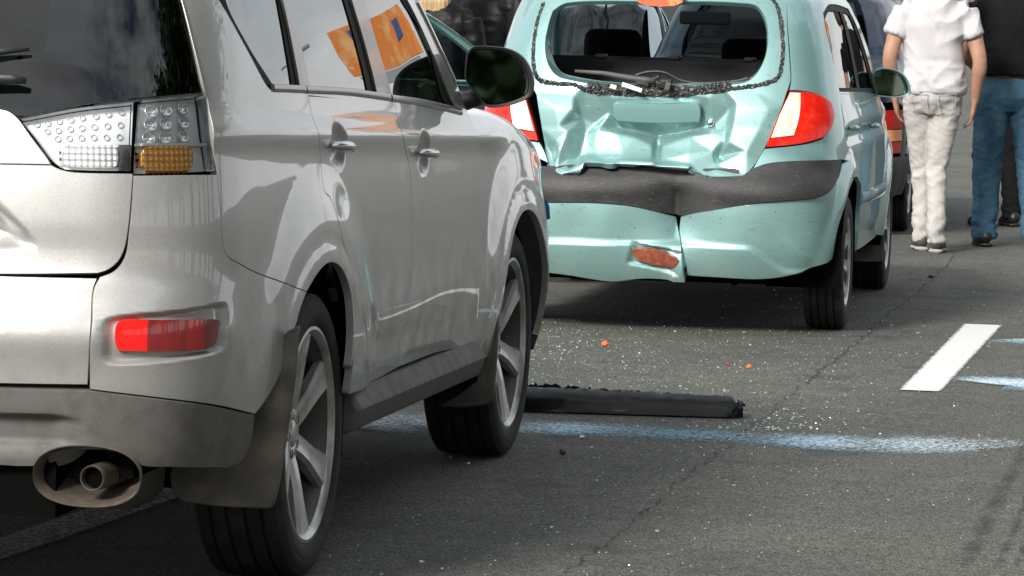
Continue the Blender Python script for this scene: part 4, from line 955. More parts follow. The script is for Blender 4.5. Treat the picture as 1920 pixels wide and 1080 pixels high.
# aperture return: inner flange of the tailgate
class Tube2:
    pass
n_ = len(ap); A3 = MG.P(ap[:, 0], ap[:, 1]); N3 = MG.N(ap[:, 0], ap[:, 1]); apin = inset(ap, .006); B3 = M0.base(apin[:, 0], apin[:, 1]) + np.array([0, .05, 0]); apin2 = inset(ap, .010); C3_ = M0.base(apin2[:, 0], apin2[:, 1]) + np.array([0, .12, 0])
V = np.vstack([A3, B3, C3_]); obj('window_reveal', mesh('window_reveal', V, [(r*n_ + i, r*n_ + (i+1) % n_, (r+1)*n_ + (i+1) % n_, (r+1)*n_ + i) for r in (0, 1) for i in range(n_)]), 'mint', mint)
# handle bar, lock, third brake lamp, wiper remains
def on_net(px, extra=0.0):
    q = M0.trace([px])[0]; return Vector(MG.P(q[:1], q[1:])[0] + MG.N(q[:1], q[1:])[0]*extra)
hb = M0.tr([(1148, 201), (1150, 197), (1230, 197), (1307, 197), (1310, 201)], [(1310, 201), (1309, 222), (1306, 228)], [(1306, 228), (1230, 231), (1154, 227)], [(1154, 227), (1149, 220), (1148, 201)])
class Bar:
    b = M0
    def P(s, u, z): return M0.base(u, z) + np.array([0, -1, 0])*(-.026 - .022*np.clip((.97 - z)/.07, -1, 1.5) - .03*np.maximum(0, .03 - np.abs(z - .93))*0)[..., None]
    def N(s, u, z): h = .003; n = np.cross(s.P(u + h, z) - s.P(u - h, z), s.P(u, z + h) - s.P(u, z - h)); return n/np.linalg.norm(n, axis=-1, keepdims=True)
panel('tailgate_handle', Bar(), hb, 'mint', mint, grid=.02, depth=.03, bev=.006)
lk = on_net((1331, 226), .006); bm = bmesh.new(); lathe(bm, [(-.012, .0001), (-.012, .010), (-.008, .016), (.012, .018)], 'Y', 20, at=lk); bm_obj('boot_lock', bm, 'chrome', mint)
bl3 = [on_plane(*p, MINTP, 1, -.37) for p in ((1193, -6), (1198, 5), (1215, 11), (1240, 12), (1265, 11), (1280, 5), (1284, -6))]
bm = bmesh.new(); fr = [bm.verts.new((p[0], -.385, p[2])) for p in bl3]; bk_ = [bm.verts.new((p[0], -.30, p[2] + .01)) for p in bl3]; bm.faces.new(fr); 
for i in range(len(fr)): bm.faces.new((fr[i], fr[(i+1) % 7], bk_[(i+1) % 7], bk_[i]))
bm_obj('high_brake_lamp', bm, 'brake_lamp', mint, sharp=40)
wy = [on_plane(*p, MINTP, 1, -.53) for p in ((1078, 133), (1130, 137), (1180, 146), (1210, 150), (1228, 152))]
bm = bmesh.new(); tube(bm, wy, [.006, .010, .013, .014, .012], 10); bm_obj('rear_wiper', bm, 'raw_plastic', mint)
wy = [on_plane(*p, MINTP, 1, -.47) for p in ((1190, 142), (1215, 135), (1245, 136), (1275, 150), (1310, 156), (1380, 152), (1405, 146))]
bm = bmesh.new(); tube(bm, catmull(wy, 6), .008, 8); bm_obj('wiring_loom', bm, 'black_plastic', mint)
bm = bmesh.new(); rg = random.Random(8)
mo = on_plane(1228, 156, MINTP, 1, -.53)
for k in range(9): box(bm, Vector(mo) + Vector((rg.uniform(-.06, .05), rg.uniform(-.02, .03), rg.uniform(-.018, .022))), (rg.uniform(.03, .07), .04, rg.uniform(.012, .03)), Matrix.Rotation(rg.uniform(-.5, .5), 3, 'Y'), .004)
bm_obj('wiper_motor', bm, 'black_plastic', mint, sharp=30)
for px, s_, mt in (((1252, 162), (.022, .008, .035), 'raw_plastic'), ((1150, 163), (.028, .008, .018), 'clear_amber'), ((1185, 164), (.09, .01, .018), 'lamp_chrome')):
    bm = bmesh.new(); box(bm, on_plane(*px, MINTP, 1, -.575), s_, Matrix.Rotation(.3, 3, 'Y'), .003); bm_obj('glass_clip', bm, mt, mint)
# rear lamps
lr = M0.tr([(1480, 171), (1500, 172), (1530, 178), (1552, 192)], [(1552, 192), (1558, 212), (1553, 240), (1540, 258)], [(1540, 258), (1500, 270), (1435, 277)], [(1435, 277), (1448, 240), (1464, 205), (1480, 171)])
lc = M0.tr([(1481, 174), (1500, 175)], [(1500, 175), (1498, 215), (1488, 254)], [(1488, 254), (1445, 259)], [(1445, 259), (1462, 215), (1481, 174)])
for sg in (1, -1):
    f = (lambda o: o) if sg > 0 else mirrored; t = empty('rear_lamp', parent=mint)
    class Bul:                                  # lens bulges out of the body
        def P(s, u, z): p = M0.base(u, z); return p + M0.nrm(M0.base, u, z)*(.004 + .016*bump(np.abs(u), .80, .16)*bump(z, .92, .14))[..., None]
        def N(s, u, z): h = .003; n = np.cross(s.P(u + h, z) - s.P(u - h, z), s.P(u, z + h) - s.P(u, z - h)); return n/np.linalg.norm(n, axis=-1, keepdims=True)
    B_ = Bul(); panel('lens', B_, f(lr), 'red_lens', t, holes=[f(inset(lc, -.001))], grid=.015, depth=.03, gap=.003)
    panel('clear_field', B_, f(lc), 'clear_amber', t, grid=.01, depth=.02, gap=.001)
    panel('lamp_seat', Off(M0, -.012), f(inset(lr, -.006)), 'void', t, grid=.03, depth=0)
    c_ = M0.trace([(1517, 218)])[0]*[sg, 1]; p = B_.P(c_[:1], c_[1:])[0]; n = B_.N(c_[:1], c_[1:])[0]; bmx = bmesh.new(); dish(bmx, p + n*.001, n, .012, .002); bm_obj('bulb_boss', bmx, 'red_lens', t)
# bumper: dark upper band folded in the middle
def vfold(u, z, k=1.0):
    c = .118; return -k*(.10*np.exp(-np.abs(u - c)/.10) + .02*bump(u, c, .28))
blk_o = M0.tr([(870, 318), (960, 312), (1030, 312)], [(1030, 312), (1100, 309), (1229, 312), (1300, 316), (1405, 317)], [(1405, 317), (1440, 308), (1500, 302), (1577, 299)], [(1577, 299), (1570, 335), (1550, 360), (1525, 371)], [(1525, 371), (1470, 376), (1400, 383), (1330, 396), (1290, 405), (1270, 409)], [(1270, 409), (1240, 401), (1190, 388), (1150, 382), (1090, 379), (1025, 379), (960, 381), (900, 378)], [(900, 378), (880, 350), (870, 318)])
MK = Surf(MINTP, MPLAN, MW, MLEAN, (-.45, .45), lambda u, z, p: mint_body(u, z, p)*.6 + vfold(u, z, .75)*ss(.74, .55, 0*u + z) * 1.0 + .012*bump(z, .60, .05))
MK.disp = lambda u, z, p: mint_body(u, z, p)*.6 + vfold(u, z, .8)*(1 - ss(.58, .74, z)) + .010*bump(z, .60, .05)
panel('bumper_band', MK, blk_o, 'black_bumper', mint, grid=.014, depth=.03, bev=.004)
# two painted halves; the split edge of the near half stands proud
def half_disp(sd):
    def d(u, z, p):
        r = mint_body(u, z, p); c = .118
        lim = np.where(sd*(u - c) > 0, sd*(u - c), 0)
        r = r - .075*np.exp(-lim/.075)*ss(.28, .5, z) - .022*np.exp(-lim/.25)
        # moulded shoulder over the lamp line
        arc = (.385 + .0*u) - .10*ss(.42, .62, np.abs(u)); r = r + .013*(1 - ss(arc - .012, arc + .012, z))*(np.abs(u) < .75)
        if sd < 0: r = r + .03*np.exp(-lim/.03)*(1 - ss(.30, .46, z)) + .004*np.sin(u*23)*bump(z, .42, .1)
        else: r = r - .02*np.exp(-lim/.04)*(1 - ss(.25, .40, z)) + .005*np.sin(u*17 + 1)*bump(z, .40, .12)
        e = np.maximum(np.abs((u - REFC[0]) - .3*(z - REFC[1]))/.125, np.abs(z - REFC[1] + .18*(u - REFC[0]))/.05); r = r - .016*(1 - ss(.75, 1.05, e))*(sd < 0)
        return r
    return d
REFC = M0.trace([(1229, 485)])[0]
ML = Surf(MINTP, MPLAN, MW, MLEAN, (-.45, .45), half_disp(-1)); MR = Surf(MINTP, MPLAN, MW, MLEAN, (-.45, .45), half_disp(1))
mu_y = M0.u_of_y
uL = -mu_y(-.30)
left_o = outline(M0.trace([(1025, 381), (1090, 381), (1150, 385), (1190, 391), (1235, 403), (1263, 413)]), M0.trace([(1263, 413), (1266, 432), (1270, 445), (1275, 462), (1277, 482), (1284, 524)]), M0.trace([(1284, 524), (1245, 523), (1200, 522), (1150, 526), (1110, 521), (1070, 514), (1020, 507)]), [tuple(M0.trace([(1020, 507)])[0]), (-.62, .27), (-mu_y(-.36), .33)], [(-mu_y(-.36), .33), (-mu_y(-.33), .45), (-mu_y(-.26), .56), (-mu_y(-.16), .66), (-mu_y(-.10), .74)], [(-mu_y(-.10), .74), (-mu_y(-.22), .72), (-mu_y(-.40), .60), (-.62, .575), tuple(M0.trace([(1025, 381)])[0])])
right_o = outline(M0.trace([(1273, 412), (1300, 404), (1330, 398), (1400, 385), (1470, 378), (1527, 373)]), M0.trace([(1527, 373), (1552, 362), (1572, 337), (1580, 308)]), [tuple(M0.trace([(1580, 308)])[0]), (mu_y(-.10), .74)], [(mu_y(-.10), .74), (mu_y(-.06), .655)], [(mu_y(-.06), .655), (mu_y(-.16), .62), (mu_y(-.26), .54), (mu_y(-.325), .44), (mu_y(-.355), .335)], [(mu_y(-.355), .335)] + [tuple(q) for q in M0.trace([(1470, 516), (1425, 521), (1350, 519), (1288, 518)])], M0.trace([(1288, 518), (1284, 490), (1276, 458), (1271, 436), (1273, 412)]))
bl_l = panel('rear_bumper', ML, left_o, 'mint_scraped', mint, grid=.014, depth=.05, bev=.004, fine=[(REFC[0] - .16, REFC[0] + .14, REFC[1] - .08, REFC[1] + .08, .008)]); tag(bl_l, 'torn half of the rear bumper with brown reflector')
panel('rear_bumper', MR, right_o, 'mint_scraped', mint, grid=.014, depth=.05, bev=.004)
ro = M0.tr([(1187, 469), (1230, 472), (1266, 485)], [(1266, 485), (1272, 489), (1266, 498), (1258, 502)], [(1258, 502), (1225, 498), (1198, 490)], [(1198, 490), (1190, 482), (1187, 469)])
class RefS:
    def P(s, u, z): return ML.P(u, z)*[1, 0, 1] + [0, 1, 0]*M0.base(u, z) + np.stack([0*u, -.028 + ML.disp(np.full_like(u, REFC[0]), np.full_like(z, REFC[1]), M0.base(u, z))*-1, 0*u], -1)
    def N(s, u, z): return M0.nrm(M0.base, u, z)
panel('bumper_reflector', RefS(), ro, 'brown_reflector', mint, grid=.015, depth=.02, bev=.002)
# inner structure seen through the gaps
panel('inner_panel', Off(M0, -.16), outline([(-.50, .32), (.52, .32)], [(.52, .32), (.58, .76)], [(.58, .76), (-.58, .76)], [(-.58, .76), (-.50, .32)]), 'void', mint, grid=.1, depth=0)
panel('rear_crossmember', Off(M0, -.075), M0.tr([(1040, 326), (1230, 327), (1400, 322)], [(1400, 322), (1395, 338)], [(1395, 338), (1230, 340), (1050, 332)], [(1050, 332), (1040, 326)]), 'mint', mint, grid=.02, depth=.02)
# body side
q0 = MB.trace([(1484, 150), (1482, 100), (1477, 40), (1471, -10)])
zr2 = 1.455; mtop = M0.trace([(1468, -22)])[0]
dgap = MB.trace([(1576, 176), (1586, 205), (1592, 240), (1598, 290)]); 
dg2 = [tuple(q) for q in dgap] + [(mu_y(.10), .66), (mu_y(.30), .60), (mu_y(.40), .50), (mu_y(.43), .38), (mu_y(.44), .31)]
A_TOP = (mu_y(1.05), zr2); A_BASE = (mu_y(1.78), .995)
MDLO = outline([(mu_y(-.17), 1.035), (mu_y(.7), 1.015), (mu_y(1.60), .985)], [(mu_y(1.60), .985), (mu_y(1.42), 1.14), (mu_y(1.2), 1.29), (mu_y(1.02), 1.385)], [(mu_y(1.02), 1.385), (mu_y(.5), 1.405), (mu_y(0), 1.40), (mu_y(-.25), 1.37)], [(mu_y(-.25), 1.37), (mu_y(-.28), 1.30), (mu_y(-.17), 1.035)])
lamp_edge = [tuple(q) for q in M0.trace([(1434, 284), (1500, 272), (1541, 260)])]
mq = outline(M0.trace([(1412, 316), (1428, 288), (1434, 279)]), M0.trace([(1434, 279), (1500, 272), (1542, 260)]), M0.trace([(1542, 260), (1555, 242), (1560, 213), (1554, 190)]), M0.trace([(1554, 190), (1530, 176), (1500, 170), (1481, 169)]), M0.trace([(1481, 169), (1484, 150), (1482, 100), (1477, 40), (1471, -10)]), [tuple(M0.trace([(1471, -10)])[0]), (.50, zr2)], [(.50, zr2), (mu_y(-.1), zr2 + .008), (mu_y(.5), zr2 + .012), A_TOP], [A_TOP, (mu_y(1.3), 1.33), (mu_y(1.6), 1.15), A_BASE], [A_BASE, (mu_y(1.60), .975), (mu_y(.7), 1.003), tuple(dgap[0])], dgap, [dg2[3], dg2[4]], [dg2[4], (mu_y(-.06), .665)], [(mu_y(-.06), .665), (mu_y(-.10), .735)], [(mu_y(-.10), .735), tuple(M0.trace([(1578, 299)])[0])], M0.trace([(1578, 299), (1500, 302), (1440, 307), (1412, 316)]))
both('body_side', MB, mq, 'mint', mint, holes=[MDLO], grid=.018, depth=.02, gap=.0015)
rdf = [(mu_y(.80), 1.005), (mu_y(.83), .80), (mu_y(.84), .55), (mu_y(.80), .30)]
md1 = outline([dg2[0], rdf[0]], rdf, [(mu_y(.80), .30), (mu_y(.44), .31)], dg2[::-1])
fdf = [(mu_y(1.75), .975), (mu_y(1.83), .80), (mu_y(1.85), .55), (mu_y(1.82), .30)]
md2 = outline([rdf[0], (mu_y(1.3), .99), fdf[0]], fdf, [fdf[-1], rdf[-1]], rdf[::-1])
mrd = both('rear_door', MB, md1, 'mint', mint, grid=.02, gap=.002)
mfd = panel('front_door', MB, md2, 'mint', mint, grid=.02, gap=.002)
a_f = [(2.455 + .335*math.cos(a), .29 + .335*math.sin(a)) for a in np.linspace(0, math.pi, 22)]
class MFold(FoldSurf): pass
MFs = FoldSurf(MINTP, MPLAN, [(.14, .90), (.24, .95), (.34, .975), (.48, .99), (.6, 1.0), (.76, 1.0), (1.5, 1.0)], MLEAN, (-.45, .45), mint_body); MFs.zs = Spl([1.5, 1.8, 2.2, 2.6, 2.9, 3.2], [.90, .89, .87, .82, .75, .66])
mw_ = outline(fdf[::-1], [fdf[0], (mu_y(1.75), 1.12)], [(mu_y(1.75), 1.12), (mu_y(2.3), 1.08), (mu_y(2.75), .99), (mu_y(2.95), .90)], [(mu_y(2.95), .90), (mu_y(2.86), .6)], [(mu_y(2.86), .6), (mu_y(2.79), .30)], [(mu_y(y), z) for y, z in a_f], [(mu_y(2.12), .29), (mu_y(1.82), .30)])
both('front_wing', MFs, mw_, 'mint', mint, grid=.03, gap=.002)
ue2 = MFs.L[-1]; mn = outline([(mu_y(2.79), .30), (mu_y(2.86), .6), (mu_y(2.95), .90)], [(mu_y(2.95), .90), (ue2, .80)], [(ue2, .80), (ue2, .22)], [(ue2, .22), (mu_y(2.79), .30)])
both('front_bumper', MFs, mn, 'mint', mint, grid=.04, gap=.002)
bl = [edge_pt(MFs, mu_y(y), v) for y, v in ((1.78, 1.11), (2.0, 1.10), (2.3, 1.08), (2.6, 1.03), (2.9, .93))]
sheet('bonnet', [p[0] for p in bl], [(p[1], p[2]) for p in bl], 'mint', mint, crown=.03)
rp = M0.P(np.array([.50, mu_y(-.1), mu_y(.5), A_TOP[0]]), np.array([zr2, zr2 + .008, zr2 + .012, zr2])); ry = np.linspace(rp[0][1], rp[3][1], 10)
sheet('roof', np.interp(ry, rp[:, 1], rp[:, 0]), list(zip(ry, np.interp(ry, rp[:, 1], rp[:, 2]))), 'mint', mint, crown=.035)
apts = M0.P(np.array([A_BASE[0], mu_y(1.6), mu_y(1.3), A_TOP[0]]), np.array([A_BASE[1], 1.15, 1.33, A_TOP[1]]))
sheet('windscreen', [p[0] for p in apts], [(p[1], p[2]) for p in apts], 'screen_glass', mint, crown=.04)
# glass and frames on the side
mg1 = outline([(mu_y(-.14), 1.05), (mu_y(.64), 1.035)], [(mu_y(.64), 1.035), (mu_y(.60), 1.375)], [(mu_y(.60), 1.375), (mu_y(0), 1.375), (mu_y(-.22), 1.345)], [(mu_y(-.22), 1.345), (mu_y(-.24), 1.29), (mu_y(-.14), 1.05)])
mg2 = outline([(mu_y(.78), 1.03), (mu_y(1.48), 1.015)], [(mu_y(1.48), 1.015), (mu_y(1.32), 1.15), (mu_y(1.12), 1.29), (mu_y(.99), 1.36)], [(mu_y(.99), 1.36), (mu_y(.74), 1.375)], [(mu_y(.74), 1.375), (mu_y(.78), 1.03)])
MO = Off(M0, -.006); MO2 = Off(M0, -.010)
panel('window_frame', MO, inset(MDLO, -.002), 'frame_black', mint, holes=[mg1, mg2], grid=.04, depth=.02)
DIV = mu_y(.70); left_rear = split_u(inset(MDLO, -.002), DIV, True)
panel('window_frame', MO, mirrored(left_rear), 'frame_black', mint, holes=[mirrored(mg1)], grid=.04, depth=.02)
both('rear_door_glass', MO2, inset(mg1, -.006), 'side_glass', mint, grid=.05, depth=.004)
panel('front_door_glass', MO2, inset(mg2, -.006), 'side_glass', mint, grid=.05, depth=.004)
for ln in ([(mu_y(.45), .545), (mu_y(.82), .54)], [(mu_y(.85), .54), (mu_y(1.3), .533), (mu_y(1.83), .525)]):
    for mr in (False, True): strip('side_moulding', MB, np.array(ln), .055, .016, 'mint', mint, mirror=mr)
for sg in (1, -1):
    for k, (y_, z_) in enumerate(((.02, .875), (1.0, .855))):
        if sg < 0 and k == 1: continue
        u_ = mu_y(y_); pa = Vector(M0.base(np.array([sg*(u_ - .07)]), np.array([z_]))[0]); pb = Vector(M0.base(np.array([sg*(u_ + .07)]), np.array([z_]))[0]); n = Vector((sg, 0, 0))
        bm = bmesh.new(); tube(bm, [pa.lerp(pb, t) + n*(.0 + .026*math.sin(math.pi*t)**.5) for t in np.linspace(0, 1, 11)], [.008] + [.012]*9 + [.008], 10); bm_obj('door_handle', bm, 'mint', mrd[0 if sg > 0 else 1] if k == 0 else mfd)
mmr = car_mirror(mint, MINTP, [(1640, 133), (1655, 128), (1680, 131), (1697, 142), (1706, 160), (1706, 176), (1690, 182), (1660, 182), (1640, 177), (1636, 155)], 1.62, 'mint', arm=[((1618, 176), 1.70), ((1628, 172), 1.69), ((1645, 165), 1.68)])
bpy.data.objects.remove(mmr[1].children[0]) if False else None
# the driver's side front door stands open
hinge = Vector((-.80, 1.80, 0)); door = empty('open_door', hinge, R(-70), mint); tag(door, 'front door swung wide open')
class Mov:                                      # body surface expressed from the hinge
    def __init__(s, b, o=0.0): s.b = b; s.o = o
    def P(s, u, z): return (s.b.P(u, z) if s.o == 0 else s.b.base(u, z) + s.b.nrm(s.b.base, u, z)*s.o) - np.array(hinge)
    def N(s, u, z): return s.b.N(u, z) if s.o == 0 else s.b.nrm(s.b.base, u, z)
panel('door_skin', Mov(MB), mirrored(md2), 'mint', door, grid=.03, gap=.002)
front_half = split_u(inset(MDLO, -.010), DIV, False)
mat('teal_frame', (.05, .23, .28), .3, .4, 1.0)
panel('door_frame', Mov(M0, -.004), mirrored(front_half), 'mint', door, holes=[mirrored(inset(mg2, -.022))], grid=.04, depth=.03)
panel('door_glass', Mov(M0, -.012), mirrored(inset(mg2, -.030)), 'screen_glass', door, grid=.05, depth=.004)
panel('door_lining', Mov(M0, -.06), mirrored(inset(md2, .02)), 'interior', door, grid=.06, depth=.0)
for ch in list(mmr[1].children): ch.parent = door; ch.location = -hinge
bpy.data.objects.remove(mmr[1])
# wheels, houses, floor
w2 = make_wheel('wheel', .292, .178, .19, 8, mint, 'alloy', 80); w2.location = (.712, 0, .292)
for (x, y, rz) in ((.712, 2.455, 0), (-.712, 0, math.pi), (-.712, 2.455, math.pi)):
    c = copy_tree(w2, mint); c.location = (x, y, .292); c.rotation_euler = (.3, 0, rz)
house(0, .36, .48, .80, mint, .29); house(2.455, .36, .48, .79, mint, .29)
bm = bmesh.new(); box(bm, (0, 1.25, .30), (1.0, 3.5, .16)); box(bm, (0, 1.25, .31), (1.46, 1.6, .12)); box(bm, (0, -.32, .36), (1.1, .3, .14)); bm_obj('underbody', bm, 'void', mint, smooth=False)
bm = bmesh.new(); e_ = Vector(on_plane(1377, 527, MINTP, 1, -.48)); tube(bm, [e_ + Vector((.05, .6, .04)), e_ + Vector((.02, .2, .02)), e_], .019, 14, caps=False); bm_obj('exhaust_pipe', bm, 'exhaust', mint)
bm = bmesh.new(); box(bm, (.30, -.12, .27), (.4, .3, .14), None, .05); bm_obj('silencer', bm, 'steel_dark', mint)
bm = bmesh.new(); tube(bm, [(-.66, 0, .27), (.66, 0, .27)], .03, 10); bm_obj('rear_axle', bm, 'steel_dark', mint)
class Fl2(Flap): pass
fpo = []
for st in ([(1488, 503), (1520, 490), (1561, 458)], [(1561, 458), (1560, 500), (1556, 524)], [(1556, 524), (1540, 530), (1500, 529)], [(1500, 529), (1492, 520), (1488, 503)]):
    fpo.append([(v[0], v[2]) for v in (on_plane(*p, MINTP, 1, -.345) for p in st)])
fo2 = outline(*fpo)
for sg in (1, -1): panel('mud_flap', Flap(-.345, 0), fo2 if sg > 0 else mirrored(fo2), 'dirty_rubber', mint, grid=.04, depth=.012, bev=.003)
fo3 = outline([(.62, .36), (.80, .36)], [(.80, .36), (.80, .16)], [(.80, .16), (.63, .155)], [(.63, .155), (.62, .36)])
for sg in (1, -1): panel('mud_flap', Flap(2.10, 0), fo3 if sg > 0 else mirrored(fo3), 'dirty_rubber', mint, grid=.04, depth=.012, bev=.003)
# cabin
mat('cloth_black', (.010, .010, .011), .95, spec=.1)
def headrest(parent, px, y, w, h):
    p = on_plane(*px, MINTP, 1, y); bm = bmesh.new(); box(bm, (p[0], y, p[2] - h/2), (w, .11, h), None, .05); return bm_obj('headrest', bm, 'cloth_black', parent)
s1 = empty('rear_seat', parent=mint); bm = bmesh.new(); zt_ = on_plane(1230, 108, MINTP, 1, .15)[2]; box(bm, (0, .20, zt_ - .30), (1.20, .12, .6), None, .03); bm_obj('backrest', bm, 'interior', s1)
for x in (-.33, 0, .33):
    bm = bmesh.new(); box(bm, (x, .18, zt_ + .0), (.05, .08, .02), None, .006); bm_obj('seat_catch', bm, 'black_plastic', s1)
for px in ((1150, 54), (1408, 72)):
    s2 = empty('front_seat', parent=mint); p = on_plane(*px, MINTP, 1, .95); bm = bmesh.new(); box(bm, (p[0], .95, p[2] - .15), (.27, .12, .30), None, .06); bm_obj('headrest', bm, 'cloth_black', s2)
    bm = bmesh.new(); box(bm, (p[0], .98, .70), (.48, .14, .66), None, .05); bm_obj('backrest', bm, 'cloth_black', s2); bm = bmesh.new(); box(bm, (p[0], 1.2, .45), (.48, .5, .15), None, .05); bm_obj('cushion', bm, 'cloth_black', s2)
p = on_plane(1322, 34, MINTP, 1, 1.45); bm = bmesh.new(); box(bm, p, (.24, .035, .062), None, .014); tube(bm, [Vector(p), Vector(p) + Vector((0, .05, .07))], .008, 8); bm_obj('interior_mirror', bm, 'cloth_black', mint)
bm = bmesh.new(); box(bm, (0, 1.75, .86), (1.36, .35, .22), None, .05); bm_obj('dashboard', bm, 'interior', mint)
bm = bmesh.new(); box(bm, (0, .95, .36), (1.3, 2.1, .03)); bm_obj('cabin_floor', bm, 'interior', mint, smooth=False)
bm = bmesh.new(); box(bm, (0, -.20, .62), (1.1, .55, .02)); bm_obj('boot_floor', bm, 'interior', mint, smooth=False)
for sg in (1, -1):
    bm = bmesh.new(); box(bm, (sg*.60, -.02, .82), (.02, .5, .45)); bm_obj('boot_lining', bm, 'interior', mint, smooth=False)
bm = bmesh.new(); tube(bm, [Vector(on_plane(*q, MINTP, 1, 1.4)) for q in ((1137, 8), (1134, 25), (1140, 40), (1137, 62))], [.004, .012, .006, .003], 8); bm_obj('hanging_charm', bm, 'cloth_black', mint)
# ------------------------------------------------------------------ other cars in the jam
mat('navy_paint', (.006, .016, .032), .3, .3, .4); mat('black_paint', (.008, .008, .009), .22, .2, 1.0); mat('blue_paint', (.03, .16, .30), .3, .4, 1.0)
mat('lamp_red', (.45, .006, .005), .4, 0, 0, spec=.15); mat('lamp_amber', (.75, .22, .02), .25, 0, 1.0); mat('lamp_clear', (.75, .78, .78), .15, .5, 1.0)
glass('dark_glass', (.05, .08, .10), 1.33)
mat('grey_strip', (.16, .17, .17), .45)
def simple_car(name, label, x, y, yaw, paint, crush=False, hw=.82):
    car = (x, y, yaw); t = empty(name, (x, y, 0), -yaw); tag(t, label, 'car')
    k = hw/.818; plan = [(px*k, py if py > .5 else py - .30*(1 - (py + .615)/1.1 if py > -.615 else 1)*1) for px, py in MPLAN]
    plan = [(px*k, py - .32 if py < -.25 else py - .32*max(0, (.4 - py)/.65) if py < .4 else py) for px, py in MPLAN]
    W = [(.16, .92), (.3, .97), (.5, 1.0), (.72, 1.0), (.86, .985), (.93, .965), (1.0, .94), (1.15, .88), (1.3, .81), (1.36, .76), (1.40, .68)]
    ln = [(.16, .06), (.3, .02), (.42, -.02), (.47, .0), (.7, .03), (.84, .07), (.90, .16), (.945, .40), (.97, .50), (1.10, .68), (1.30, .98), (1.36, 1.10), (1.40, 1.3)]
    def dsp(u, z, p):
        r = 0
        for yc in (0, 2.5): r = r + .02*(1 - ss(.38, .5, np.hypot(p[..., 1] - yc, z - .29)))*ss(.5, .7, np.abs(p[..., 0]))
        return r
    B = Surf(car, plan, W, ln, (-.6, 1.2), dsp); uy_ = B.u_of_y
    tailo = outline([(-.46, .475), (.46, .475)], [(.46, .475), (.47, .74)], [(.47, .74), (.60, .78), (.62, .90), (.58, .955)], [(.58, .955), (0, .965), (-.58, .955)], [(-.58, .955), (-.62, .90), (-.60, .78), (-.47, .74)], [(-.47, .74), (-.46, .475)])
    panel('boot_lid', B, tailo, paint, t, grid=.035, gap=.003)
    bo_ = outline([(-uy_(-.40), .46), (-.6, .46), (.6, .46), (uy_(-.40), .46)], [(uy_(-.40), .46), (uy_(-.36), .24)], [(uy_(-.36), .24), (.5, .20), (-.5, .20), (-uy_(-.36), .24)], [(-uy_(-.36), .24), (-uy_(-.40), .46)])
    panel('rear_bumper', B, bo_, 'black_bumper', t, grid=.05, gap=.002)
    panel('bumper_strip', Off(B, .004), outline([(-.80, .43), (.80, .43)], [(.80, .43), (.80, .455)], [(.80, .455), (-.80, .455)], [(-.80, .455), (-.80, .43)]), 'grey_strip', t, grid=.04, depth=.01)
    ulo = uy_(-.62)
    for sg in (1, -1):
        f = (lambda o: o) if sg > 0 else mirrored
        L_ = empty('rear_lamp', parent=t)
        for (a, b, mt) in ((.48, .545, 'lamp_red'), (.55, .615, 'lamp_amber'), (.62, .725, 'lamp_red')):
            panel('lamp_field', Off(B, .004), f(outline([(.475, a), (ulo, a)], [(ulo, a), (ulo, b)], [(ulo, b), (.475, b)], [(.475, b), (.475, a)])), mt, L_, grid=.04, depth=.03, gap=.001)
        # side
        dl = outline([(uy_(.22), .955), (uy_(1.72), .925)], [(uy_(1.72), .925), (uy_(1.35), 1.16), (uy_(1.05), 1.30)], [(uy_(1.05), 1.30), (uy_(.6), 1.32), (uy_(.25), 1.28)], [(uy_(.25), 1.28), (uy_(.10), 1.12), (uy_(.22), .955)])
        ar = [(uy_(.35*math.cos(a)), .29 + .35*math.sin(a)) for a in np.linspace(math.pi, 0, 16)]
        so = outline([(uy_(-.40), .47), (ulo, .47), (ulo, .74), (.61, .77)], [(.61, .77), (.64, .90), (.60, .965)], [(.60, .965), (.64, 1.1), (.62, 1.3), (.60, 1.375)], [(.60, 1.375), (uy_(.5), 1.38), (uy_(1.0), 1.37)], [(uy_(1.0), 1.37), (uy_(1.4), 1.17), (uy_(1.85), .93)], [(uy_(1.85), .93), (uy_(1.85), .27)], [(uy_(1.85), .27), (uy_(.35), .27)], ar[::-1], [(uy_(-.35), .29), (uy_(-.37), .3), (uy_(-.40), .47)])
        panel('body_side', B, f(so), paint, t, holes=[f(dl)], grid=.045)
        d1 = split_u(dl, uy_(.86), True); d2 = split_u(dl, uy_(.94), False)
        panel('window_frame', Off(B, -.006), f(inset(dl, -.004)), 'black_gloss', t, holes=[f(inset(d1, .02)), f(inset(d2, .02))], grid=.06)
        for d_ in (d1, d2): panel('side_window', Off(B, -.01), f(inset(d_, .014)), 'side_glass', t, grid=.08, depth=.004)
    panel('rear_window', Off(B, -.004), outline([(-.60, .985), (0, .98), (.60, .985)], [(.60, .985), (.565, 1.335)], [(.565, 1.335), (0, 1.345), (-.565, 1.335)], [(-.565, 1.335), (-.60, .985)]), 'dark_glass', t, grid=.06, depth=.006)
    Fd = FoldSurf(car, plan, [(.16, .92), (.3, .97), (.5, 1.0), (1.5, 1.0)], ln, (-.6, 1.2), dsp); Fd.zs = Spl([1.5, 1.85, 2.3, 2.7, 3.0, 3.3], [.86, .85, .82, .77, .70, .64])
    a_f = [(uy_(2.5 + .35*math.cos(a)), .29 + .35*math.sin(a)) for a in np.linspace(0, math.pi, 16)]
    wo = outline([(uy_(1.85), .27), (uy_(1.85), 1.06)], [(uy_(1.85), 1.06), (uy_(2.4), 1.02), (uy_(2.86), .92)], [(uy_(2.86), .92), (uy_(2.90), .68), (uy_(2.88), .28)], a_f, [(uy_(2.15), .29), (uy_(1.85), .27)])
    both('front_wing', Fd, wo, paint, t, grid=.05, gap=.002)
    ue_ = Fd.L[-1]
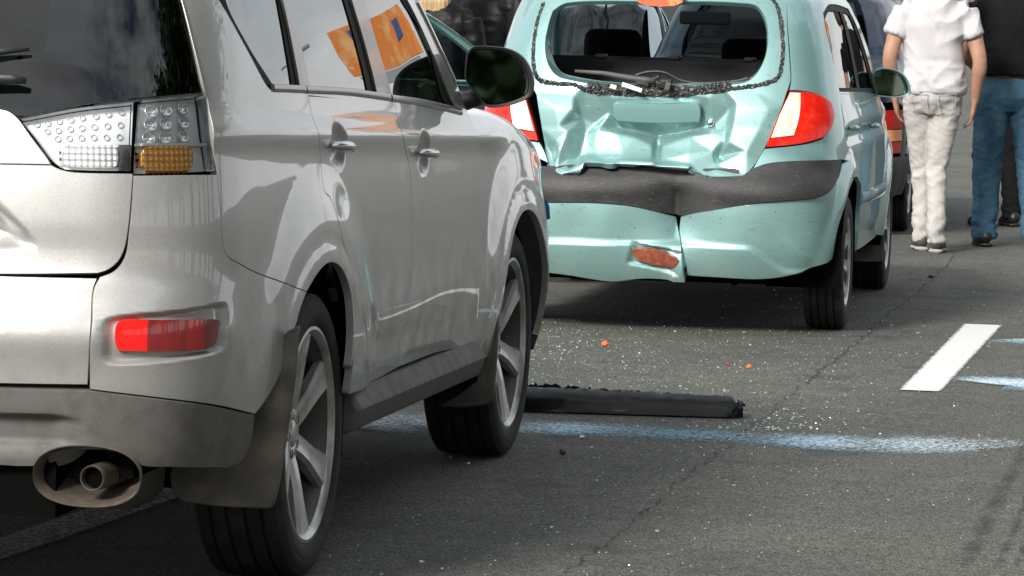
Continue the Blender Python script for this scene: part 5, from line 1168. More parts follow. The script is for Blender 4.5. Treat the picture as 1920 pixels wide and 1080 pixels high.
    both('front_bumper', Fd, outline([(uy_(2.88), .28), (uy_(2.90), .50)], [(uy_(2.90), .50), (ue_, .50)], [(ue_, .50), (ue_, .20)], [(ue_, .20), (uy_(2.88), .28)]), paint, t, grid=.05, gap=.002)
    both('headlamp', Fd, outline([(uy_(2.90), .52), (ue_ - .36, .52)], [(ue_ - .36, .52), (ue_ - .36, .69)], [(ue_ - .36, .69), (uy_(2.90), .70)], [(uy_(2.90), .70), (uy_(2.90), .52)]), 'lamp_clear', t, grid=.03, gap=.004)
    both('grille', Off2(Fd, -.02) if False else Fd, outline([(ue_ - .35, .53), (ue_, .53)], [(ue_, .53), (ue_, .66)], [(ue_, .66), (ue_ - .35, .67)], [(ue_ - .35, .67), (ue_ - .35, .53)]), 'black_plastic', t, grid=.03, gap=.003)
    bl = [edge_pt(Fd, uy_(yy), v) for yy, v in ((1.88, 1.05), (2.1, 1.04), (2.4, 1.01), (2.65, .97), (2.9, .90), (3.02, .84))]
    ob = sheet('bonnet', [p[0] for p in bl], [(p[1], p[2]) for p in bl], paint, t, 24, .03)
    if crush:
        bmx = bmesh.new(); bmx.from_mesh(ob.data); bmesh.ops.subdivide_edges(bmx, edges=bmx.edges, cuts=3, use_grid_fill=True)
        for v in bmx.verts:
            q = v.co*3.1; v.co.z += .22*(noise.noise(q) + .35*noise.noise(v.co*9)) * min(1, max(0, (v.co.y - 1.95)*2)) + .42*math.exp(-((v.co.y - 2.35)/.28)**2)
        bmx.to_mesh(ob.data); bmx.free()
    rp = B.P(np.array([.60, uy_(.5), uy_(1.0)]), np.array([1.375, 1.38, 1.37])); ry = np.linspace(rp[0][1], rp[2][1], 7)
    sheet('roof', np.interp(ry, rp[:, 1], rp[:, 0]), list(zip(ry, np.interp(ry, rp[:, 1], rp[:, 2]))), paint, t, 12, .03)
    wp = B.P(np.array([uy_(1.85), uy_(1.4), uy_(1.0)]), np.array([.93, 1.17, 1.37])); sheet('windscreen', [p[0] for p in wp], [(p[1], p[2]) for p in wp], 'dark_glass', t, 12, .03)
    for (xx, yy, rz) in ((.71*k, 0, 0), (.71*k, 2.5, 0), (-.71*k, 0, math.pi), (-.71*k, 2.5, math.pi)):
        c = copy_tree(w2, t); c.location = (xx, yy, .292); c.rotation_euler = (.2, 0, rz)
    house(0, .36, .48, .78*k, t, .29); house(2.5, .36, .48, .78*k, t, .29)
    bm = bmesh.new(); box(bm, (0, 1.2, .32), (1.1, 3.6, .2)); box(bm, (0, .7, .60), (1.4, 2.3, .5)); bm_obj('cabin_floor', bm, 'void', t, smooth=False)
    for xx in (-.36, .36): seat(t, xx, .95, .62, .46, 'cloth_black', True, .42)
    return t
simple_car('navy_saloon', 'dark navy saloon with red and amber lamps stopped ahead of the mint hatchback', 1.62, 24.75, .165, 'navy_paint', False, .86).scale = (1, 1, 1.05)
simple_car('black_saloon', 'black saloon facing the mint hatchback with buckled bonnet and headlamps', .42, 28.3, math.pi + .10, 'black_paint', True)
simple_car('blue_saloon', 'blue saloon parked far behind the people in leather jackets', -.75, 32.0, .12, 'blue_paint')
# ------------------------------------------------------------------ people
mat('skin', (.36, .20, .135), .5, spec=.3, var=[(18, 4, .4, .7, (.31, .155, .105))])
mat('white_cotton', (.47, .455, .465), .9, bump=(700, 2, .15))
mat('white_denim', (.40, .385, .365), .9, bump=(600, 2, .25), var=[(6, 5, .45, .75, (.30, .29, .28)), (30, 4, .55, .8, (.45, .44, .42), (1, 1, .3))])
mat('seam_grey', (.30, .29, .28), .9)
mat('blue_denim', (.032, .092, .150), .9, bump=(600, 2, .3), var=[(5, 5, .45, .72, (.060, .140, .20)), (28, 4, .55, .8, (.02, .055, .095), (1, 1, .3))])
mat('black_cotton', (.008, .008, .009), .9, spec=.1)
mat('black_leather', (.005, .005, .006), .5, spec=.15, bump=(40, 4, .1))
mat('shoe_brown', (.055, .048, .042), .7); mat('shoe_sole', (.30, .28, .25), .8); mat('shoe_black', (.010, .010, .010), .45); mat('swoosh', (.8, .8, .8), .6)
mat('hair_dark', (.022, .015, .010), .6, bump=(120, 4, .6, (1, 1, .2))); mat('hair_blonde', (.50, .34, .17), .5, bump=(90, 5, 1.0, (1, 1, .12)), var=[(60, 4, .4, .7, (.25, .16, .08), (1, 1, .08))])
mat('eye_white', (.8, .8, .78), .2); mat('belt_leather', (.05, .018, .012), .5); mat('blue_shirt', (.10, .24, .42), .8, var=[(14, 4, .45, .6, (.55, .62, .68))])
def ring_loft(bm, rings, seg=20, caps=True):
    """rings: (centre, rx, ry, [turn about z], [tilt axis vector])"""
    rows = []
    for i, rg in enumerate(rings):
        c = Vector(rg[0]); rx, ry = rg[1], rg[2]; tz = rg[3] if len(rg) > 3 else 0
        d = Vector(rings[min(i+1, len(rings)-1)][0]) - Vector(rings[max(i-1, 0)][0])
        q = Vector((0, 0, 1)).rotation_difference(d if d.z >= 0 else -d) if d.length > 1e-6 else None
        row = []
        for k in range(seg):
            a = 2*math.pi*k/seg; v = Vector((rx*math.copysign(abs(math.cos(a))**.9, math.cos(a)), ry*math.copysign(abs(math.sin(a))**.9, math.sin(a)), 0)); v.rotate(Matrix.Rotation(tz, 3, 'Z'))
            if q: v.rotate(q)
            row.append(bm.verts.new(c + v))
        rows.append(row)
    for i in range(len(rows) - 1):
        for k in range(seg): bm.faces.new((rows[i][k], rows[i][(k+1) % seg], rows[i+1][(k+1) % seg], rows[i+1][k]))
    if caps: bm.faces.new(rows[0][::-1]); bm.faces.new(rows[-1])
def fused(name, bm, mt, parent, voxel=.009, smooth=4, disp=None):
    """several overlapping closed lofts made into one skin"""
    bmesh.ops.recalc_face_normals(bm, faces=bm.faces)
    me = bpy.data.meshes.new(name); bm.to_mesh(me); bm.free(); o = bpy.data.objects.new(name, me); COL.objects.link(o)
    m = o.modifiers.new('r', 'REMESH'); m.mode = 'VOXEL'; m.voxel_size = voxel; m.use_smooth_shade = True
    if smooth: s = o.modifiers.new('s', 'SMOOTH'); s.iterations = smooth; s.factor = .5
    dg_ = bpy.context.evaluated_depsgraph_get(); dg_.update(); me2 = bpy.data.meshes.new_from_object(o.evaluated_get(dg_)); bpy.data.objects.remove(o); bpy.data.meshes.remove(me)
    if disp:
        n = len(me2.vertices); co = np.empty(n*3); me2.vertices.foreach_get('co', co); no = np.empty(n*3); me2.vertices.foreach_get('normal', no); co = co.reshape(-1, 3); no = no.reshape(-1, 3)
        co = co + no*disp(co)[:, None]; me2.vertices.foreach_set('co', co.ravel()); me2.update()
    me2.polygons.foreach_set('use_smooth', [True]*len(me2.polygons)); me2.name = name; return obj(name, me2, mt, parent)
def nz(co, sx, sy, sz, seed=0): return np.array([noise.noise((p[0]*sx + seed, p[1]*sy + seed*1.7, p[2]*sz)) for p in co])
def ridged(co, sx, sy, sz, seed=0): return 1 - 2*np.abs(nz(co, sx, sy, sz, seed))
def lerp(a, b, t): return tuple(np.array(a) + (np.array(b) - np.array(a))*t)
def limb(bm, a, b, ra, rb, n=5, seg=16, bulge=0.0, flat=1.0):
    ring_loft(bm, [(lerp(a, b, t), (ra + (rb - ra)*t + bulge*math.sin(math.pi*t)), (ra + (rb - ra)*t + bulge*math.sin(math.pi*t))*flat) for t in np.linspace(0, 1, n)], seg)
def path_limb(bm, a, b, c, ra, rb, rc):
    pts = catmull([a, lerp(a, b, .55), b, lerp(b, c, .45), c], 4); n = len(pts); r = np.interp(np.linspace(0, 1, n), [0, .25, .5, .62, 1], [ra, (ra + rb)*.52, rb, rb*1.04, rc])
    ring_loft(bm, [(p, q, q*.94) for p, q in zip(pts, r)], 16)
def hand(bm, wrist, down, side, fwd=Vector((0, 1, 0))):
    """relaxed hand hanging along `down`; side=+1 right hand, palm faces the thigh"""
    w = Vector(wrist); d = Vector(down).normalized(); f = (fwd - d*fwd.dot(d)).normalized(); i = d.cross(f)*1.0
    inn = Vector((-side, 0, 0)); inn = (inn - d*inn.dot(d)).normalized()
    palm = [(w - d*.02, .022, .028), (w + d*.02, .018, .034), (w + d*.06 + inn*.004, .017, .042), (w + d*.09 + inn*.006, .014, .040)]
    ring_loft(bm, palm, 14)
    for k, (off, ln, r) in enumerate(((.030, .072, .0085), (.010, .080, .009), (-.010, .075, .0085), (-.029, .060, .0078))):
        a = w + d*.082 + f*off + inn*.006; b = a + d*ln*.5 + inn*.006 + f*off*.12; c = b + d*ln*.32 + inn*.018; e = c + d*ln*.22 + inn*.018
        ring_loft(bm, [(a, r*1.1, r*1.1), (b, r, r), (c, r*.92, r*.92), (e, r*.7, r*.7)], 8)
    a = w + d*.025 + f*.030; b = a + f*.022 + d*.030 + inn*.008; c = b + d*.030 + f*.004 + inn*.008
    ring_loft(bm, [(a, .013, .013), (b, .0105, .0105), (c, .008, .008)], 8)
def person(name, label, pos, yaw, J, top, bottom, shoe, hair, group=None, voxel=.006, long_sleeve=False, hair_len=.0, scale=1.0, seed=1, taper=(.092, .062, .058, .050), top_disp=.007, hem=.90, fit=1.0):
    t = empty(name, (pos[0], pos[1], 0), yaw); t.scale = (scale,)*3; tag(t, label, 'person', group)
    lh, rh = J.get('hip_l', (-.085, 0, .90)), J.get('hip_r', (.085, 0, .90)); hd = Vector(J.get('head', (0, .03, 1.62)))
    sh = {s: J['sh_' + s] for s in 'lr'}; el = {s: J['el_' + s] for s in 'lr'}; wr = {s: J['wr_' + s] for s in 'lr'}; kn = {s: J['kn_' + s] for s in 'lr'}; an = {s: J['an_' + s] for s in 'lr'}
    hip = {'l': lh, 'r': rh}; ch = J.get('chest', (0, .0, 1.28)); wa = J.get('waist', (0, .0, 1.08)); pe = J.get('pelvis', (0, 0, .95))
    # body: one continuous skin
    bm = bmesh.new()
    ring_loft(bm, [(lerp(pe, (pe[0], pe[1], .84), 1), .10, .08), (pe, .145, .095), (wa, .130, .090), (ch, .150, .105), ((ch[0], ch[1], ch[2] + .09), .145, .09), ((ch[0], ch[1] + .0, ch[2] + .15), .085, .065), ((hd.x*.6, hd.y*.6, hd.z - .13), .054, .056), ((hd.x, hd.y*.9, hd.z - .07), .052, .056)], 24)
    ring_loft(bm, [(hd + Vector((0, .015, -.10)), .045, .055), (hd + Vector((0, .022, -.075)), .062, .080), (hd + Vector((0, .01, -.02)), .074, .094), (hd + Vector((0, 0, .04)), .077, .098), (hd + Vector((0, -.01, .09)), .066, .085), (hd + Vector((0, -.01, .118)), .035, .045)], 24)
    ring_loft(bm, [(hd + Vector((0, .095, .012)), .010, .010), (hd + Vector((0, .118, -.030)), .014, .012), (hd + Vector((0, .10, -.040)), .012, .010)], 10)
    for s in (-1, 1): ring_loft(bm, [(hd + Vector((s*.076, -.01, -.035)), .010, .018), (hd + Vector((s*.082, -.01, 0)), .009, .022), (hd + Vector((s*.078, -.01, .025)), .008, .014)], 10)
    for s, sg in (('l', -1), ('r', 1)):
        limb(bm, lerp(sh[s], ch, .22), sh[s], .055, .052); path_limb(bm, sh[s], el[s], wr[s], .052, .041, .026)
        hand(bm, wr[s], Vector(wr[s]) - Vector(el[s]) + Vector((0, .02, -.10)), sg)
        path_limb(bm, lerp(hip[s], pe, .3), kn[s], an[s], .074, .042, .028)
    fused('body', bm, 'skin', t, voxel, 6)
    # top garment
    bm = bmesh.new(); f_ = fit
    hz_ = hem
    ring_loft(bm, [((pe[0], pe[1], hz_), .182*f_, .140), ((pe[0]*.9 + wa[0]*.1, pe[1], hz_ + .07), .176*f_, .130), (wa, .158*f_, .112), (lerp(wa, ch, .6), .168*f_, .120), (ch, .195*f_, .126), ((ch[0], ch[1], ch[2] + .09), .186*f_, .112), ((ch[0], ch[1], ch[2] + .145), .12, .085), ((hd.x*.5, hd.y*.5, ch[2] + .185), .066, .066)], 28)
    for s in 'lr':
        limb(bm, lerp(sh[s], ch, .45), lerp(sh[s], el[s], .06), .088, .078, 6)
        if long_sleeve: path_limb(bm, sh[s], el[s], wr[s], .068, .056, .044)
        else: limb(bm, lerp(sh[s], ch, .12), lerp(sh[s], el[s], .52), .072, .064, 7)
    def td(co):
        q = np.stack([co[:, 0]*6 + co[:, 2]*4, co[:, 1]*6, co[:, 2]*6 - np.abs(co[:, 0])*8], 1); d = top_disp*.6*nz(co, 9, 9, 3.2, seed) + top_disp*.8*ridged(q, 1, 1, 1, seed + 3)
        d += .6*top_disp*ridged(co, 10, 10, 16, seed + 7)*np.exp(-((co[:, 2] - (hem + .08))/.10)**2)
        if long_sleeve: d += .8*top_disp*ridged(co, 14, 14, 22, seed + 5)
        return d
    fused('jacket' if long_sleeve else 't_shirt', bm, top, t, .0075, 9, td)
    # trousers
    bm = bmesh.new()
    ring_loft(bm, [((pe[0], pe[1], .80), .13, .10), ((pe[0], pe[1] - .01, .87), .166, .128), ((pe[0], pe[1], .95), .162, .116), ((wa[0]*.4 + pe[0]*.6, wa[1], 1.015), .148, .104)], 24)
    a, b, c, d_ = taper
    for s in 'lr':
        h0 = Vector(hip[s]); k_ = Vector(kn[s]); n_ = Vector(an[s])
        ring_loft(bm, [(h0 + Vector((0, 0, .0)), a, a*1.05), (h0.lerp(k_, .3), a*.97, a*1.02), (h0.lerp(k_, .65), (a + b)*.5, (a + b)*.52), (k_, b, b*1.08), (k_.lerp(n_, .35), c*1.02, c*1.1), (k_.lerp(n_, .75), (c + d_)*.5, (c + d_)*.52), (n_ + Vector((0, 0, -.01)), d_, d_*1.05), (n_ + Vector((0, .0, -.045)), d_*1.02, d_*1.12)], 22)
    def bd(co):
        z = co[:, 2]; kz = kn['l'][2]
        w = .0055 + .013*np.exp(-((z - .12)/.10)**2) + .008*np.exp(-((z - kz)/.12)**2) + .008*np.exp(-((z - .80)/.07)**2)
        q = np.stack([co[:, 0]*5 + z*5, co[:, 1]*5 - z*2, z*11 - co[:, 0]*9], 1); q2 = np.stack([co[:, 0]*13 - z*10, co[:, 1]*12, z*24 + co[:, 0]*15], 1)
        return .85*w*(ridged(q, 1, 1, 1, seed) * .7 + .5*ridged(q2, 1, 1, 1, seed + 2) + .3*nz(co, 20, 20, 26, seed + 4))
    fused('trousers', bm, bottom, t, .007, 3, bd)
    for s, sg in (('l', -1), ('r', 1)):
        f0 = Vector(J.get('foot_' + s, (an[s][0], an[s][1], 0))); lift = f0.z; sm = empty('shoe', parent=t)
        bm = bmesh.new(); A_ = Vector((f0.x, f0.y, lift)); tilt = J.get('toe_' + s, 0.0)
        st = [(-.085, .030, .030, .055), (-.06, .036, .040, .060), (0, .037, .046, .052), (.07, .043, .040, .040), (.12, .045, .034, .034), (.165, .036, .026, .027), (.185, .018, .016, .02)]
        ring_loft_y(bm, [((A_.x + sg*.10*y_, A_.y + y_, A_.z + zc + max(0, -y_ + .1)*tilt), rx, rz) for y_, rx, rz, zc in st]); bm_obj('upper', bm, shoe, sm)
        bm = bmesh.new(); ring_loft_y(bm, [((A_.x + sg*.10*y_, A_.y + y_, A_.z + .012 + max(0, -y_ + .1)*tilt), rx + .005, .012) for y_, rx, rz, zc in st]); bm_obj('sole', bm, 'shoe_sole' if shoe == 'shoe_brown' else 'shoe_black', sm)
    # hair, eyes, mouth
    bm = bmesh.new()
    hr = [(hd + Vector((0, -.012, .135)), .02, .03), (hd + Vector((0, -.012, .122)), .052, .064), (hd + Vector((0, -.014, .085)), .078, .094), (hd + Vector((0, -.022, .03)), .084, .096), (hd + Vector((0, -.040, -.03)), .080, .076), (hd + Vector((0, -.052, -.07)), .062, .05)]
    if hair_len: hr += [(hd + Vector((0, -.07, -.13)), .085, .055), (hd + Vector((0, -.085, -.13 - hair_len*.5)), .095, .05), (hd + Vector((0, -.09, -.13 - hair_len)), .085, .04)]
    ring_loft(bm, hr, 26); fused('hair', bm, hair, t, .008, 2, lambda co: .004*ridged(co, 40, 40, 6, seed))
    for s in (-1, 1):
        bm = bmesh.new(); bmesh.ops.create_uvsphere(bm, u_segments=12, v_segments=8, radius=.0125); bmesh.ops.translate(bm, vec=hd + Vector((s*.031, .087, .008)), verts=bm.verts); bm_obj('eye', bm, 'eye_white', t)
    bm = bmesh.new(); box(bm, hd + Vector((0, .093, -.062)), (.045, .012, .010), None, .004); bm_obj('mouth', bm, 'skin', t)
    return t
def ring_loft_y(bm, rings, seg=18):
    rows = []
    for c, rx, rz in rings: rows.append([bm.verts.new((c[0] + rx*math.cos(2*math.pi*k/seg), c[1], max(c[2] - rz, c[2] + rz*math.sin(2*math.pi*k/seg)))) for k in range(seg)])
    for i in range(len(rows) - 1):
        for k in range(seg): bm.faces.new((rows[i][k], rows[i][(k+1) % seg], rows[i+1][(k+1) % seg], rows[i+1][k]))
    bm.faces.new(rows[0][::-1]); bm.faces.new(rows[-1])
g1 = on_ground(1741, 470)
m1 = person('person', 'person in white t-shirt and pale jeans walking away past the navy saloon', g1, -.10,
    dict(sh_l=(-.188, 0, 1.375), sh_r=(.188, 0, 1.375), el_l=(-.252, -.04, 1.09), el_r=(.258, -.05, 1.08), wr_l=(-.215, .05, .865), wr_r=(.235, .02, .855), hip_l=(-.080, 0, .86), hip_r=(.078, 0, .86), pelvis=(.0, 0, .95), kn_l=(-.050, .07, .475), kn_r=(.028, -.03, .47), an_l=(-.045, .02, .10), an_r=(.040, -.17, .105), foot_l=(-.045, .05, 0), foot_r=(.045, -.13, 0), head=(0, .05, 1.63)), 'white_cotton', 'white_denim', 'shoe_brown', 'hair_dark', taper=(.086, .057, .051, .043), seed=2, hem=.905, top_disp=.017)
bm = bmesh.new()
for k, sx in enumerate((-1, 1)):
    bm = bmesh.new(); V = [(sx*.035, .80), (sx*.125, .815), (sx*.128, .90), (sx*.03, .895)]
    tube(bm, [Vector((x, -.146 + .25*abs(x)**2*2, z)) for x, z in V + V[:1]], .0022, 6, caps=False); po = bm_obj('back_pocket', bm, 'seam_grey', m1)
g2 = on_ground(1884, 462)
m2 = person('person', 'person in black t-shirt and blue jeans standing beside the one in white', g2, -.02,
    dict(sh_l=(-.215, 0, 1.40), sh_r=(.215, 0, 1.40), el_l=(-.27, .10, 1.13), el_r=(.28, .0, 1.10), wr_l=(-.16, .26, 1.02), wr_r=(.25, .12, .88), hip_l=(-.095, 0, .90), hip_r=(.095, 0, .90), pelvis=(0, 0, .98), waist=(0, 0, 1.12), chest=(0, 0, 1.30), kn_l=(-.115, .02, .50), kn_r=(.135, .0, .50), an_l=(-.125, -.02, .10), an_r=(.165, -.02, .10), head=(0, .05, 1.65)), 'black_cotton', 'blue_denim', 'shoe_black', 'hair_dark', taper=(.104, .082, .076, .066), seed=5, hem=1.00, fit=1.02)
bm = bmesh.new(); rows = [[bm.verts.new((.160*math.cos(a), .116*math.sin(a), z)) for a in np.linspace(0, 2*math.pi, 28, endpoint=False)] for z in (.975, 1.01)]
for k in range(28): bm.faces.new((rows[0][k], rows[0][(k+1) % 28], rows[1][(k+1) % 28], rows[1][k]))
bm_obj('belt', bm, 'belt_leather', m2)
g3 = on_ground(1868, 424)
m3 = person('person', 'person in black with dark trousers hidden behind the blue jeans', g3, .3,
    dict(sh_l=(-.2, 0, 1.38), sh_r=(.2, 0, 1.38), el_l=(-.27, -.02, 1.12), el_r=(.26, .05, 1.1), wr_l=(-.235, -.16, 1.02), wr_r=(.2, .2, 1.0), kn_l=(-.08, .02, .48), kn_r=(.09, .03, .48), an_l=(-.08, -.01, .10), an_r=(.10, -.01, .10)), 'black_cotton', 'black_cotton', 'shoe_black', 'hair_dark', voxel=.008, seed=8, hem=.92)
bm = bmesh.new(); tube(bm, [Vector((.135, y_, .035 + .028*max(0, (y_ - .03))*8*.4)) for y_ in (-.05, -.02, .02, .06, .10)], [.004, .010, .012, .008, .003], 8); bm_obj('shoe_mark', bm, 'swoosh', m3)
def at_depth(px, py, Y): d = pix_ray((px, py))[0]; return (d[0]/d[1]*Y, Y)
p4 = at_depth(822, 60, 20.35)
m4 = person('person', 'blonde person in black leather jacket standing at the open car door', p4, -.5,
    dict(sh_l=(-.175, 0, 1.28), sh_r=(.175, 0, 1.28), el_l=(-.23, .05, 1.02), el_r=(.235, .02, 1.0), wr_l=(-.15, .22, .92), wr_r=(.17, .20, .90), pelvis=(0, 0, .90), waist=(0, 0, 1.02), chest=(0, 0, 1.2), hip_l=(-.08, 0, .85), hip_r=(.08, 0, .85), kn_l=(-.08, .01, .46), kn_r=(.08, .02, .46), an_l=(-.08, -.01, .09), an_r=(.09, -.01, .09), head=(0, .03, 1.55)), 'black_leather', 'blue_denim', 'shoe_black', 'hair_blonde', group=None, voxel=.008, long_sleeve=True, hair_len=.12, seed=11, hem=.86, top_disp=.004)
p5 = at_depth(918, 40, 20.75)
m5 = person('person', 'dark-haired person in black leather jacket behind the open car door', p5, 2.4,
    dict(sh_l=(-.2, 0, 1.38), sh_r=(.2, 0, 1.38), el_l=(-.26, .05, 1.10), el_r=(.26, .06, 1.1), wr_l=(-.20, .24, 1.0), wr_r=(.2, .24, 1.0), kn_l=(-.08, .01, .48), kn_r=(.09, .02, .48), an_l=(-.08, -.01, .10), an_r=(.10, -.01, .10)), 'black_leather', 'blue_denim', 'shoe_black', 'hair_dark', voxel=.008, long_sleeve=True, seed=14, hem=.90, top_disp=.004)
# ------------------------------------------------------------------ wreckage on the road
mat('beam_plastic', (.005, .006, .007), .2, spec=.28, bump=(30, 6, .2, (.25, 1, 1)), var=[(30, 5, .62, .8, (.10, .12, .11), (.25, 1, 1))])
a_, b_ = np.array(on_ground(930, 772)), np.array(on_ground(1392, 786)); ax = (b_ - a_); Lb = np.linalg.norm(ax); ax /= Lb
beam = empty('bumper_beam', (a_[0], a_[1], 0), math.atan2(ax[1], ax[0])); tag(beam, 'black half-round plastic bumper strip lying on the road behind the mint hatchback', 'car part')
rg = random.Random(6); bm = bmesh.new(); rows = []; n = 46
for i in range(n):
    x = Lb*i/(n - 1); k = 1 if i < n - 3 else (1 - .12*(i - n + 3)**1.5); tp = .072 - .012*x/Lb; row = []
    for j, a in enumerate(np.linspace(-.25, math.pi + .10, 15)):
        r = tp*k*(1 + rg.uniform(-.05, .05)); row.append(bm.verts.new((x + (rg.uniform(-.03, .012) if i == n-1 else 0), .055 - .062*math.cos(a)*k, max(.004, .006 + r*1.10*max(0, math.sin(a))**.72))))
    for j, a in enumerate(np.linspace(math.pi, 0, 9)): row.append(bm.verts.new((x, .055 - .054*math.cos(a)*k, max(.003, .004 + tp*.9*math.sin(a)))))
    rows.append(row)
m = len(rows[0])
for i in range(n - 1):
    for j in range(m): bm.faces.new((rows[i][j], rows[i][(j+1) % m], rows[i+1][(j+1) % m], rows[i+1][j]))
for e in (0, n - 1):
    for j in range(8): 
        try: bm.faces.new((rows[e][j], rows[e][j+1], rows[e][m-1-j-1], rows[e][m-1-j]))
        except Exception: pass
bm_obj('shell', bm, 'beam_plastic', beam, sharp=50)
bm = bmesh.new(); lo_, hi_ = [], []
for i in range(70):
    x = .02 + .56*i/69; t = 1 - i/69; lo_.append(bm.verts.new((x, .118, .004))); hi_.append(bm.verts.new((x, .122 + rg.uniform(-.004, .004), .070 + .022*t + rg.uniform(-.007, .006))))
for i in range(69): bm.faces.new((lo_[i], lo_[i+1], hi_[i+1], hi_[i]))
bmesh.ops.solidify(bm, geom=bm.faces[:], thickness=.003); bm_obj('torn_flange', bm, 'black_plastic', beam, smooth=False)
# loose pieces
mat('orange_shard', (.75, .14, .02), .3, 0, .5); mat('red_shard', (.45, .03, .02), .3, 0, .5); mat('stone', (.10, .055, .035), .8, bump=(60, 4, .6)); mat('dark_scrap', (.03, .025, .022), .7)
def lump(name, label, cat, px, s, mt, seed, group=None):
    g = on_ground(*px); r = random.Random(seed); bm = bmesh.new(); bmesh.ops.create_icosphere(bm, subdivisions=2, radius=.5)
    for v in bm.verts: v.co *= 1 + .45*noise.noise(v.co*2.3 + Vector((seed, 0, 0)))
    bmesh.ops.transform(bm, matrix=Matrix.Diagonal((*s, 1)), verts=bm.verts); zmin = min(v.co.z for v in bm.verts)
    o = bm_obj(name, bm, mt, None, sharp=30); o.location = (g[0], g[1], -zmin - .0005); o.rotation_euler = (0, 0, r.uniform(0, 6)); tag(o, label, cat, group); return o
lump('plastic_shard', 'largest orange plastic shard behind the torn bumper half with the reflector', 'shard', (1135, 649), (.034, .024, .024), 'orange_shard', 1)
lump('plastic_shard', 'small orange plastic shard beside the red shard', 'shard', (1404, 691), (.022, .016, .018), 'orange_shard', 2)
lump('plastic_shard', 'tiny dark red shard near the orange one', 'shard', (1364, 685), (.016, .014, .012), 'red_shard', 3)
lump('stone', 'brown stone on the asphalt near the front wheel', 'stone', (1055, 852), (.030, .022, .018), 'stone', 4)
lump('glass_lump', 'pale glass crumb beside the sprayed line', 'glass', (1092, 822), (.020, .014, .010), 'white_lens', 5)
lump('rubber_scrap', 'dark scrap on the road behind the pale jeans', 'scrap', (1745, 521), (.05, .03, .018), 'dark_scrap', 7)
# blue scrap wedged in the broken front corner of the silver car
mat('blue_scrap', (.05, .30, .50), .4, .2, .5)
bm = bmesh.new(); pts = [on_plane(*p, SUVP, 1, 3.18) for p in ((1013, 377), (1023, 372), (1030, 386), (1032, 410), (1020, 414), (1016, 395))]
fr_ = [bm.verts.new((p[0], 3.18 + rg.uniform(-.01, .01), p[2])) for p in pts]; bm.faces.new(fr_); bmesh.ops.solidify(bm, geom=bm.faces[:], thickness=.012); o = bm_obj('wing_scrap', bm, 'blue_scrap', suv, smooth=False)
# crushed glass: far too many crumbs to count
mat('glass_crumb', (.50, .55, .54), .15, 0, .5, spec=.8, var=[(3, 2, .4, .6, (.36, .43, .42))])
rgn = np.random.default_rng(12); V = []; Fc = []
def crumb(x, y, s):
    b = len(V); a = rgn.uniform(0, 6.28); h = s*rgn.uniform(.5, .9)
    for k in range(4): t = a + k*math.pi/2 + rgn.uniform(-.3, .3); V.append((x + s*.6*math.cos(t), y + s*.6*math.sin(t), .001))
    for k in range(4): t = a + .3 + k*math.pi/2 + rgn.uniform(-.3, .3); V.append((x + s*.5*math.cos(t), y + s*.5*math.sin(t), h*rgn.uniform(.6, 1)))
    Fc.extend([(b, b+1, b+5, b+4), (b+1, b+2, b+6, b+5), (b+2, b+3, b+7, b+6), (b+3, b, b+4, b+7), (b+4, b+5, b+6, b+7)])
for (px, py, sx, sy, n, s) in ((1150, 690, 170, 55, 650, .0034), (1420, 700, 200, 70, 380, .0034), (1420, 800, 90, 16, 200, .005), (1150, 810, 200, 60, 240, .0036), (1150, 960, 330, 110, 260, .0034), (1500, 830, 300, 150, 220, .0034), (1050, 640, 60, 30, 160, .0036), (1500, 640, 200, 60, 260, .0036), (850, 1000, 200, 60, 150, .004), (1600, 560, 150, 40, 120, .005)):
    for q in rgn.normal(0, 1, (n, 2)):
        p = (px + q[0]*sx, py + q[1]*sy)
        if p[1] < 540 or p[1] > 1120 or p[0] < 600 or p[0] > 2000: continue
        g = on_ground(*p); crumb(g[0], g[1], s*rgn.uniform(.5, 1.6)*(1.8 if rgn.random() < .04 else 1))
o = obj('glass_fragments', mesh('glass_fragments', V, Fc, False), 'glass_crumb'); tag(o, 'crumbs of shattered safety glass scattered over the asphalt', 'glass', kind='stuff')
